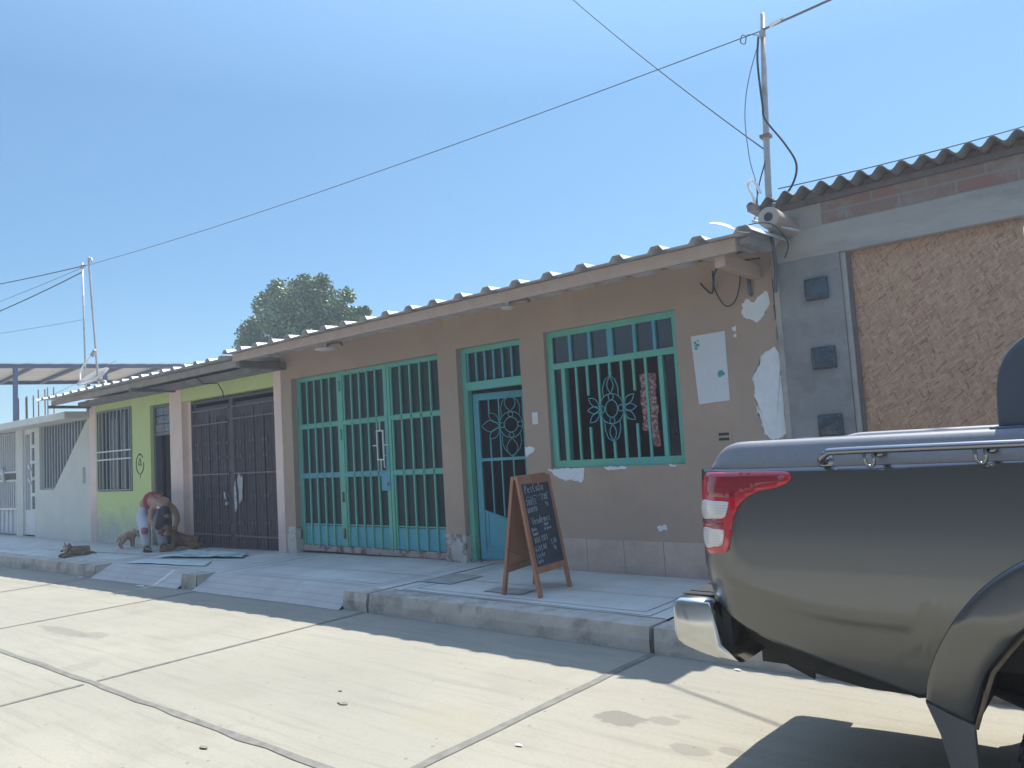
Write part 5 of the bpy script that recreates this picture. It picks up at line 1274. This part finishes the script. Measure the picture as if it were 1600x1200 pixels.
mb = MB(); mb.box(-1.555, -1.41, 2.87, 4.38, .8625, .866)
for k in range(9): mb.box(-1.545, -1.42, 2.92+k*.16, 2.98+k*.16, .866, .869)
mb.build('step_pad', 'black_pl', bp_)
MB().box(-1.385, -1.35, 2.86, 4.39, .68, .86).build('bumper_filler', 'black_pl', tk)
MB().prism([(-1.37, .84), (-1.33, .70), (-1.15, .60), (-.9, .56), (-.62, .56), (-.62, .66), (-1.2, .78)], 'y', 2.96, 3.0).build('bumper_stay', 'under', tk)
MB().prism([(-1.37, .52), (-1.21, .455), (-1.21, .62), (-1.37, .68)], 'y', 3.31, 3.33).build('tow_plate', 'under', tk)
mb = MB(); mb.box(-1.36, 3.4, 3.15, 3.25, .55, .68); mb.box(-1.36, 3.4, 4.0, 4.1, .55, .68); mb.box(-.4, 3.3, 3.3, 3.95, .40, .56); mb.box(-1.2, .7, 2.95, 4.3, .68, .80); mb.build('chassis', 'under', tk)
mb = MB(); mb.tube([(XC, 2.95, .385), (XC, 4.3, .385)], .05, 10); mb.lathe([(.02, -.12), (.14, -.08), (.15, 0), (.14, .08), (.02, .12)], (XC, 3.62, .385), 'y', 16); mb.build('rear_axle', 'under', tk, smooth=True)
for yl in (3.12, 4.13):
    mb = MB()
    for k in range(4): mb.tube(smooth_path([(XC-.6+.07*k, yl, .60-.022*k), (XC-.2, yl, .50-.018*k), (XC, yl, .475-.018*k), (XC+.3, yl, .50-.018*k), (XC+.6-.07*k, yl, .62-.022*k)], 3), .013, 6)
    mb.build('leaf_spring', 'under', tk)
# wheels
def wheel(x, yo, s):
    prof = [(.22, .02), (.24, .0), (.34, .0), (.372, .02), (.385, .05), (.385, .20), (.372, .23), (.34, .25), (.24, .25), (.22, .23), (.22, .02)]
    ty = MB().lathe([(r_, s*h) for r_, h in prof], (x, yo, .385), 'y', 48)
    for k in range(48):
        a = 2*math.pi*k/48
        q = Matrix.Translation((x, yo+s*.125, .385)) @ Matrix.Rotation(a, 4, 'Y')
        ty.box(.378, .390, -.10, .10, -.012, .012, q)
    w_ = ty.build('wheel', 'rubber', tk, smooth=False)
    mb = MB(); mb.lathe([(.222, .03*s), (.205, .03*s), (.195, .06*s), (.19, .16*s), (.0, .16*s)], (x, yo, .385), 'y', 36)
    mb.lathe([(.0, .025*s), (.06, .03*s), (.065, .06*s)], (x, yo, .385), 'y', 20)
    for k in range(6):
        q = Matrix.Translation((x, yo+s*.05, .385)) @ Matrix.Rotation(2*math.pi*k/6, 4, 'Y')
        mb.box(.04, .205, -.018, .018, -.028, .028, q)
    mb.build('rim', 'alloy', w_)
for x in (XC, XF): wheel(x, 2.80, 1); wheel(x, YC2-2.80, -1)
# styling bar behind the cab
for mr in (False, True):
    y0, y1 = (2.845, 3.00) if not mr else (YC2-3.00, YC2-2.845)
    pts = smooth_path([(-.39, 0, 1.462), (-.388, 0, 1.54), (-.380, 0, 1.62), (-.355, 0, 1.69), (-.31, 0, 1.74), (-.24, 0, 1.775), (-.10, 0, 1.80), (.2, 0, 1.81), (.45, 0, 1.81)], 4)
    poly = [(p.x, p.z) for p in pts]+[(.45, 1.70), (.15, 1.66), (.05, 1.58), (.02, 1.462)]
    MB().prism(poly, 'y', y0, y1).build('sport_bar', 'capblue', tk, bevel=.03)
    MB().box(-.41, .72, y0-.035 if not mr else y0, y1 if not mr else y1+.035, 1.455, 1.474).build('sport_bar_base', 'capblue', tk, bevel=.006)
MB().box(-.26, .12, 3.0, 4.25, 1.71, 1.79).build('sport_bar_cross', 'capblue', tk, bevel=.03)
# cab
def cab_side(mr):
    mb = MB(); xs = [.74+.03*i for i in range(int((3.74-.74)/.03)+1)]; nv = 24; V = []
    for x in xs:
        zl = zlow(x); zh = 1.02 if x < 2.6 else interp([(2.6, 1.02), (3.3, .98), (3.62, .92), (3.74, .80)], x); row = []
        for j in range(nv+1):
            z = zl+(zh-zl)*j/nv; y = 2.75+tumble(z)+(.16*((x-3.2)/.54)**2 if x > 3.2 else 0)
            row.append(mb.bm.verts.new((x, YC2-y if mr else y, z)))
        V.append(row)
    for i in range(len(xs)-1):
        for j in range(nv): mb.bm.faces.new((V[i][j], V[i+1][j], V[i+1][j+1], V[i][j+1]))
    return mb
for mr in (False, True):
    cs = cab_side(mr).build('cab_side', 'paint', tk, smooth=True, solid=.012, soff=-1 if not mr else 1)
    Y = (lambda y: YC2-y) if mr else (lambda y: y)
    for x in (.80, 1.66): MB().box(x+.60, x+.78, min(Y(2.72), Y(2.748)), max(Y(2.72), Y(2.748)), .93, .965).build('door_handle', 'chrome', cs, bevel=.006)
    for x in (1.62, 2.50): MB().box(x-.004, x+.004, min(Y(2.742), Y(2.752)), max(Y(2.742), Y(2.752)), .55, 1.0).build('door_gap', 'black_pl', cs)
    MB().box(.6, 2.4, min(Y(2.70), Y(2.86)), max(Y(2.70), Y(2.86)), .40, .46).build('side_step', 'brushed', tk, bevel=.015)
    mi = MB().box(2.28, 2.42, min(Y(2.56), Y(2.74)), max(Y(2.56), Y(2.74)), 1.06, 1.24).build('door_mirror', 'chrome', tk, bevel=.03)
def hoop(x0, x1, xt0, xt1, zb, zt):
    """greenhouse shell between beltline and roof"""
    pass
mb = MB()
prof = [(.74, 1.02), (.80, 1.40), (.92, 1.72), (1.15, 1.775), (1.6, 1.785), (2.0, 1.765), (2.2, 1.72), (2.75, 1.12), (2.85, 1.02)]
L_r = [mb.bm.verts.new((x, 2.80+.22*(z-1.02), z)) for x, z in prof]; R_r = [mb.bm.verts.new((x, YC2-2.80-.22*(z-1.02), z)) for x, z in prof]
for i in range(len(prof)-1): mb.bm.faces.new((L_r[i], L_r[i+1], R_r[i+1], R_r[i]))
mb.bm.faces.new(L_r[::-1]); mb.bm.faces.new(R_r)
mb.build('cab_roof', 'paint', tk, bevel=.02)
for mr in (False, True):
    for nm, poly in (('side_window', [(.95, 1.06), (.98, 1.40), (1.08, 1.70), (1.60, 1.72), (1.60, 1.06)]), ('side_window', [(1.68, 1.06), (1.68, 1.72), (2.02, 1.70), (2.15, 1.64), (2.60, 1.14), (2.62, 1.06)])):
        mb = MB(); A_r = [mb.bm.verts.new((x, (lambda y: YC2-y if mr else y)(2.80+.22*(z-1.02)-.006), z)) for x, z in poly]; mb.bm.faces.new(A_r)
        mb.build(nm, 'carglass', tk, solid=.006)
for nm, (p0, p1) in (('rear_window', ((.812, 1.42), (.905, 1.69))), ('windscreen', ((2.25, 1.665), (2.72, 1.15)))):
    mb = MB(); ys = [2.80+.22*(z-1.02)+.09 for z in (p0[1], p1[1])]; o_ = -.012 if nm == 'rear_window' else .012
    mb.bm.faces.new([mb.bm.verts.new(q) for q in ((p0[0]+o_, ys[0], p0[1]+.01), (p0[0]+o_, YC2-ys[0], p0[1]+.01), (p1[0]+o_, YC2-ys[1], p1[1]+.01), (p1[0]+o_, ys[1], p1[1]+.01))]); mb.build(nm, 'carglass', tk, solid=.004)
MB().grid(12, 12, lambda u, v: (2.80+.92*u, 2.80+.12*u*u+(YC2-5.60-.24*u*u)*v, 1.02+.05*math.sin(v*math.pi)*(1-.5*u)-.10*u**2.5)).build('bonnet', 'paint', tk, smooth=True, solid=.02)
MB().box(3.66, 3.74, 2.98, 4.27, .58, .93).build('grille', 'black_pl', tk, bevel=.02)
for z in (.70, .80): MB().box(3.72, 3.76, 3.05, 4.20, z, z+.035).build('grille_bar', 'chrome', tk, bevel=.01)
MB().box(3.60, 3.82, 2.90, 4.35, .40, .60).build('front_bumper', 'paint', tk, bevel=.05)
for y0 in (2.90, 4.05): MB().box(3.55, 3.735, y0, y0+.30, .76, .93).build('headlight', 'lens_white', tk, bevel=.03)
MB().box(.74, 3.6, 2.86, 4.39, .5, .9).build('cab_floor', 'under', tk)
MB().box(.715, .745, 2.84, 4.41, .6, 1.45).build('cab_back', 'paint', tk)

# ------------------------------------------------------------ bodies grown over joints
def skin_body(name, joints, bones, mt, parent, root=0, subd=2, smooth=True):
    me = bpy.data.meshes.new(name)
    me.from_pydata([j[0] for j in joints], bones, []); me.update()
    o = bpy.data.objects.new(name, me); COL.objects.link(o)
    me.materials.append(M[mt])
    sk = o.modifiers.new('skin', 'SKIN'); sk.use_smooth_shade = smooth; sk.branch_smoothing = .4
    if not me.skin_vertices: pass
    for i, j in enumerate(joints):
        r_ = j[1]; rx, ry = (r_ if isinstance(r_, tuple) else (r_, r_))
        me.skin_vertices[0].data[i].radius = (rx, ry)
        me.skin_vertices[0].data[i].use_root = (i == root)
    sb = o.modifiers.new('subdivision', 'SUBSURF'); sb.levels = subd; sb.render_levels = subd
    o.parent = parent; o.matrix_parent_inverse = Matrix.Translation(-Vector(parent.location))
    # bake to plain mesh
    dg_ = bpy.context.evaluated_depsgraph_get(); ev = o.evaluated_get(dg_)
    nm = bpy.data.meshes.new_from_object(ev); o.modifiers.clear(); o.data = nm
    if not nm.materials: nm.materials.append(M[mt])
    for p in nm.polygons: p.use_smooth = True
    return o
def ensure_skin(): pass

# person bending over the resting dog
pz = .115
ps = thing('person', 'person in pale jeans and red halter top bending down to pet a dog', 'person', (-13.3, 6.08, pz))
J = []; B = []
def jn(p, r_, par=None):
    J.append((p, r_)); i = len(J)-1
    if par is not None: B.append((par, i))
    return i
pel = jn((-13.72, 6.20, .86), .135)
wst = jn((-13.43, 6.18, .955), .120, pel)
chs = jn((-13.02, 6.12, .955), (.150, .125), wst)
shc = jn((-12.80, 6.08, .885), .105, chs)
nk = jn((-12.62, 6.03, .815), .056, shc)
hd = jn((-12.53, 5.98, .75), .092, nk)
hd2 = jn((-12.50, 5.95, .66), .080, hd)
def arm(sh, el, wr, fing, spread):
    s_ = jn(sh, .060, shc); e_ = jn(el, .045, s_); f_ = jn(tuple((Vector(el)+Vector(wr))/2+Vector((0, -.005, 0))), .043, e_); w_ = jn(wr, .028, f_)
    d = Vector(fing).normalized(); sp = Vector(spread).normalized(); W_ = Vector(wr)
    pm_ = jn(tuple(W_+d*.055), (.038, .020), w_)
    for k, (o_, L_) in enumerate(((-.030, .072), (-.010, .082), (.010, .078), (.030, .060))):
        kn_ = jn(tuple(W_+d*.095+sp*o_), .0105, pm_); k1 = jn(tuple(W_+d*(.095+L_*.5)+sp*o_*1.15+Vector((0, 0, -.008))), .0092, kn_); jn(tuple(W_+d*(.095+L_)+sp*o_*1.2+Vector((0, 0, -.030))), .0075, k1)
    t1 = jn(tuple(W_+d*.05-sp*.048), .011, pm_); jn(tuple(W_+d*.09-sp*.066+Vector((0, 0, -.012))), .009, t1)
arm((-12.90, 5.95, .85), (-12.80, 5.86, .66), (-12.66, 5.92, .56), (.55, .8, -.1), (.3, .1, .9))
arm((-12.78, 6.24, .84), (-12.75, 6.31, .66), (-12.79, 6.29, .50), (-.05, -.05, -1), (0, 1, 0))
body = skin_body('body', J, B, 'skin', ps, root=0)
# trousers
J = []; B = []
p0 = jn((-13.74, 6.20, .845), (.180, .165)); p1 = jn((-13.56, 6.19, .925), (.150, .140), p0)
for hp_, kn, an in (((-13.60, 6.08, .72), (-13.25, 5.99, .48), (-13.225, 5.985, .155)), ((-13.62, 6.30, .71), (-13.26, 6.26, .46), (-13.215, 6.265, .155))):
    h_ = jn(hp_, .130, p0); k_ = jn(kn, .098, h_); c_ = jn(tuple((Vector(kn)+Vector(an))/2), .090, k_); jn(an, .092, c_)
skin_body('trousers', J, B, 'trousers', ps)
for x, y, z, sd in ((-13.155, 5.935, .47, 1), (-13.165, 6.22, .43, 4)):
    mb = MB(); mb.lathe([(0, -.045), (.05, -.04), (.06, .0), (.055, .05), (0, .055)], (x, y, z), 'z', 12)
    for v in mb.bm.verts: v.co.x = x+(v.co.x-x)*.6; v.co.z += .02*mnoise.noise(v.co*9)
    mb.build('knee_patch', 'redrag', ps, smooth=True)
# red halter top: band round the back plus straps
J = []; B = []
a = jn((-13.45, 6.18, .955), (.185, .180)); b_ = jn((-13.22, 6.15, .965), (.205, .185), a)
skin_body('halter_top', J, B, 'redtop', ps)
for yy in (6.02, 6.20): MB().tube(smooth_path([(-13.22, yy, 1.075), (-13.04, yy, 1.065), (-12.86, 6.06, .975), (-12.72, 6.04, .905)], 4), .011, 6).build('strap', 'redtop', ps, smooth=True)
J = []; B = []
a = jn((-12.66, 6.03, .86), .070); b_ = jn((-12.55, 5.99, .80), .108, a); c_ = jn((-12.54, 5.96, .71), .108, b_); d_ = jn((-12.58, 5.92, .61), .085, c_); jn((-12.62, 5.88, .50), .040, d_)
skin_body('hair', J, B, 'hair', ps)
MB().tube([(-12.60, 5.90, .86), (-12.55, 5.885, .875), (-12.51, 5.89, .86)], .02, 6).build('hair_clip', 'pvc', ps, smooth=True)
for x, y in ((-13.21, 5.975), (-13.20, 6.255)):
    mb = MB(); mb.lathe([(0, -.02), (.050, -.02), (.055, .0), (.0, .012)], (x, y, pz+.025), 'z', 14)
    for v in mb.bm.verts: v.co.x = x+.05+(v.co.x-x)*2.3
    sn = mb.build('sandal', 'sandal', ps, smooth=True)
    J = []; B = []; a = jn((x-.03, y, pz+.09), .045); b_ = jn((x+.06, y-.01, pz+.065), (.042, .028), a); jn((x+.14, y-.02, pz+.055), (.042, .018), b_)
    skin_body('foot', J, B, 'skin', ps)
    MB().tube([(x+.08, y-.07, pz+.045), (x+.08, y-.02, pz+.102), (x+.08, y+.05, pz+.045)], .016, 6).build('sandal_strap', 'sandal', sn, smooth=True)

def ear(base, tip, w, mt, parent, name='ear'):
    b_ = Vector(base); t = Vector(tip); d = (t-b_); s_ = d.cross(Vector((0, 1, .2))).normalized()*w
    mb = MB(); n = Vector((0, -.012, 0))
    vs = [mb.bm.verts.new(q) for q in (b_-s_, b_+s_, t, b_-s_+n, b_+s_+n, t+n*.4)]
    for f_ in ((0, 1, 2), (3, 5, 4), (0, 3, 4, 1), (1, 4, 5, 2), (2, 5, 3, 0)): mb.bm.faces.new([vs[i] for i in f_])
    return mb.build(name, mt, parent, smooth=False, bevel=.006)
def ball(c, r_, name, mt, parent):
    return MB().lathe([(0.0005, -r_), (r_*.7, -r_*.7), (r_, 0), (r_*.7, r_*.7), (0.0005, r_)], c, 'z', 10).build(name, mt, parent, smooth=True)
# big tan dog lying with head raised to the person
gz_ = SW+g(-12.8)
dt = thing('dog', 'large tan and black dog lying down with head raised to the bending person', 'dog', (-12.7, 6.4, gz_), 'dogs')
J = []; B = []
r0_ = jn((-12.69, 6.50, gz_+.125), (.125, .115)); ch_ = jn((-12.73, 6.38, gz_+.155), (.120, .135), r0_); sh_ = jn((-12.75, 6.29, gz_+.20), (.100, .115), ch_)
nk_ = jn((-12.77, 6.255, gz_+.275), .070, sh_); h_ = jn((-12.785, 6.21, gz_+.325), .064, nk_); mz = jn((-12.84, 6.165, gz_+.295), .040, h_); jn((-12.89, 6.12, gz_+.270), .028, mz)
e_ = jn((-12.68, 6.20, gz_+.07), .045, sh_); f_ = jn((-12.75, 6.13, gz_+.04), .034, e_); jn((-12.84, 6.02, gz_+.03), .030, f_)
e_ = jn((-12.84, 6.26, gz_+.08), .045, sh_); f_ = jn((-12.90, 6.19, gz_+.04), .034, e_); jn((-12.96, 6.08, gz_+.03), .028, f_)
hp = jn((-12.64, 6.56, gz_+.11), (.100, .100), r0_); k_ = jn((-12.55, 6.44, gz_+.09), .075, hp); hk = jn((-12.48, 6.54, gz_+.045), .036, k_); jn((-12.56, 6.36, gz_+.03), .032, hk)
t_ = jn((-12.55, 6.63, gz_+.06), .028, hp); t2 = jn((-12.46, 6.64, gz_+.03), .020, t_); jn((-12.36, 6.62, gz_+.02), .012, t2)
skin_body('body', J, B, 'dogtan', dt)
ear((-12.745, 6.175, gz_+.365), (-12.70, 6.17, gz_+.45), .030, 'dogtan', dt); ear((-12.81, 6.255, gz_+.365), (-12.81, 6.29, gz_+.445), .030, 'dogtan', dt)
ball((-12.905, 6.105, gz_+.272), .018, 'nose', 'dognose', dt); ball((-12.795, 6.148, gz_+.345), .010, 'eye', 'dognose', dt); ball((-12.84, 6.20, gz_+.345), .010, 'eye', 'dognose', dt)
J = []; B = []; a = jn((-12.815, 6.185, gz_+.303), .052); b_ = jn((-12.85, 6.157, gz_+.290), .043, a); jn((-12.893, 6.122, gz_+.270), .031, b_)
skin_body('muzzle', J, B, 'dogpale', dt)
# small fawn dog standing behind the person's heels
gz_ = SW+g(-14.4)
dt = thing('dog', 'small fawn dog standing behind the bending person, head turned to the street', 'dog', (-14.4, 6.22, gz_), 'dogs')
J = []; B = []
r0_ = jn((-14.38, 6.12, gz_+.235), .080); ch_ = jn((-14.385, 6.25, gz_+.235), (.085, .095), r0_); nk_ = jn((-14.35, 6.31, gz_+.265), .056, ch_); h_ = jn((-14.29, 6.34, gz_+.275), .062, nk_); mz = jn((-14.22, 6.315, gz_+.235), .034, h_); jn((-14.17, 6.30, gz_+.215), .024, mz)
for x, y in ((-14.33, 6.25), (-14.45, 6.27)):
    a = jn((x, y, gz_+.15), .034, ch_); b_ = jn((x+.01, y+.01, gz_+.085), .021, a); jn((x+.02, y+.0, gz_+.020), .021, b_)
for x, y in ((-14.33, 6.10), (-14.45, 6.12)):
    a = jn((x, y, gz_+.16), .045, r0_); b_ = jn((x-.01, y-.05, gz_+.095), .023, a); c_ = jn((x, y-.045, gz_+.05), .018, b_); jn((x+.02, y-.03, gz_+.018), .020, c_)
t_ = jn((-14.39, 6.04, gz_+.22), .020, r0_); jn((-14.40, 5.99, gz_+.13), .012, t_)
skin_body('body', J, B, 'dogpale', dt)
ear((-14.30, 6.29, gz_+.32), (-14.31, 6.24, gz_+.36), .028, 'dogpale', dt); ear((-14.26, 6.385, gz_+.32), (-14.25, 6.43, gz_+.37), .028, 'dogpale', dt)
ball((-14.155, 6.295, gz_+.215), .015, 'nose', 'dognose', dt); ball((-14.235, 6.305, gz_+.290), .013, 'eye', 'dognose', dt); ball((-14.225, 6.355, gz_+.290), .013, 'eye', 'dognose', dt)
# brown dog lying by the kerb
gz_ = SW+g(-14.3)
dt = thing('dog', 'scruffy brown dog with cream face lying on the sidewalk near the kerb', 'dog', (-14.3, 5.28, gz_), 'dogs')
J = []; B = []
r0_ = jn((-14.34, 5.40, gz_+.085), (.100, .088)); ch_ = jn((-14.31, 5.26, gz_+.095), (.095, .095), r0_); nk_ = jn((-14.30, 5.19, gz_+.135), .070, ch_); h_ = jn((-14.31, 5.155, gz_+.170), .066, nk_); mz = jn((-14.27, 5.10, gz_+.135), .040, h_); jn((-14.255, 5.07, gz_+.115), .028, mz)
hp = jn((-14.35, 5.47, gz_+.075), .080, r0_); k_ = jn((-14.25, 5.44, gz_+.05), .055, hp); jn((-14.20, 5.33, gz_+.03), .030, k_)
t_ = jn((-14.30, 5.54, gz_+.03), .022, hp); jn((-14.20, 5.58, gz_+.02), .014, t_)
for x, y in ((-14.23, 5.16), (-14.38, 5.16)):
    a = jn((x, y, gz_+.05), .040, ch_); jn((x+.05, y-.13, gz_+.028), .030, a)
skin_body('body', J, B, 'dogbrown', dt)
J = []; B = []; a = jn((-14.298, 5.14, gz_+.170), .061); b_ = jn((-14.268, 5.097, gz_+.138), .044, a); jn((-14.253, 5.066, gz_+.117), .030, b_)
skin_body('face', J, B, 'dogcream', dt)
ear((-14.25, 5.165, gz_+.225), (-14.225, 5.20, gz_+.185), .035, 'dogbrown', dt); ear((-14.37, 5.15, gz_+.225), (-14.41, 5.16, gz_+.185), .035, 'dogbrown', dt)
ball((-14.245, 5.045, gz_+.118), .018, 'nose', 'dognose', dt); ball((-14.255, 5.10, gz_+.185), .012, 'eye', 'dognose', dt); ball((-14.32, 5.095, gz_+.185), .012, 'eye', 'dognose', dt)
# ------------------------------------------------------------ thin haze volume added to lift the blacks like a lens veil
mt = bpy.data.materials.new('veil_haze'); mt.use_nodes = True
nt = mt.node_tree; nt.nodes.remove(nt.nodes["Principled BSDF"])
pv = nt.nodes.new("ShaderNodeVolumePrincipled"); pv.inputs["Color"].default_value = (.80, .88, 1.0, 1)
pv.inputs["Density"].default_value = 0.0041; pv.inputs["Anisotropy"].default_value = 0.35
nt.links.new(pv.outputs[0], nt.nodes["Material Output"].inputs["Volume"])
M['haze'] = mt
tag(MB().box(-170, 170, -170, 170, -1.2, 10.6).build('haze', 'haze'), kind='stuff')
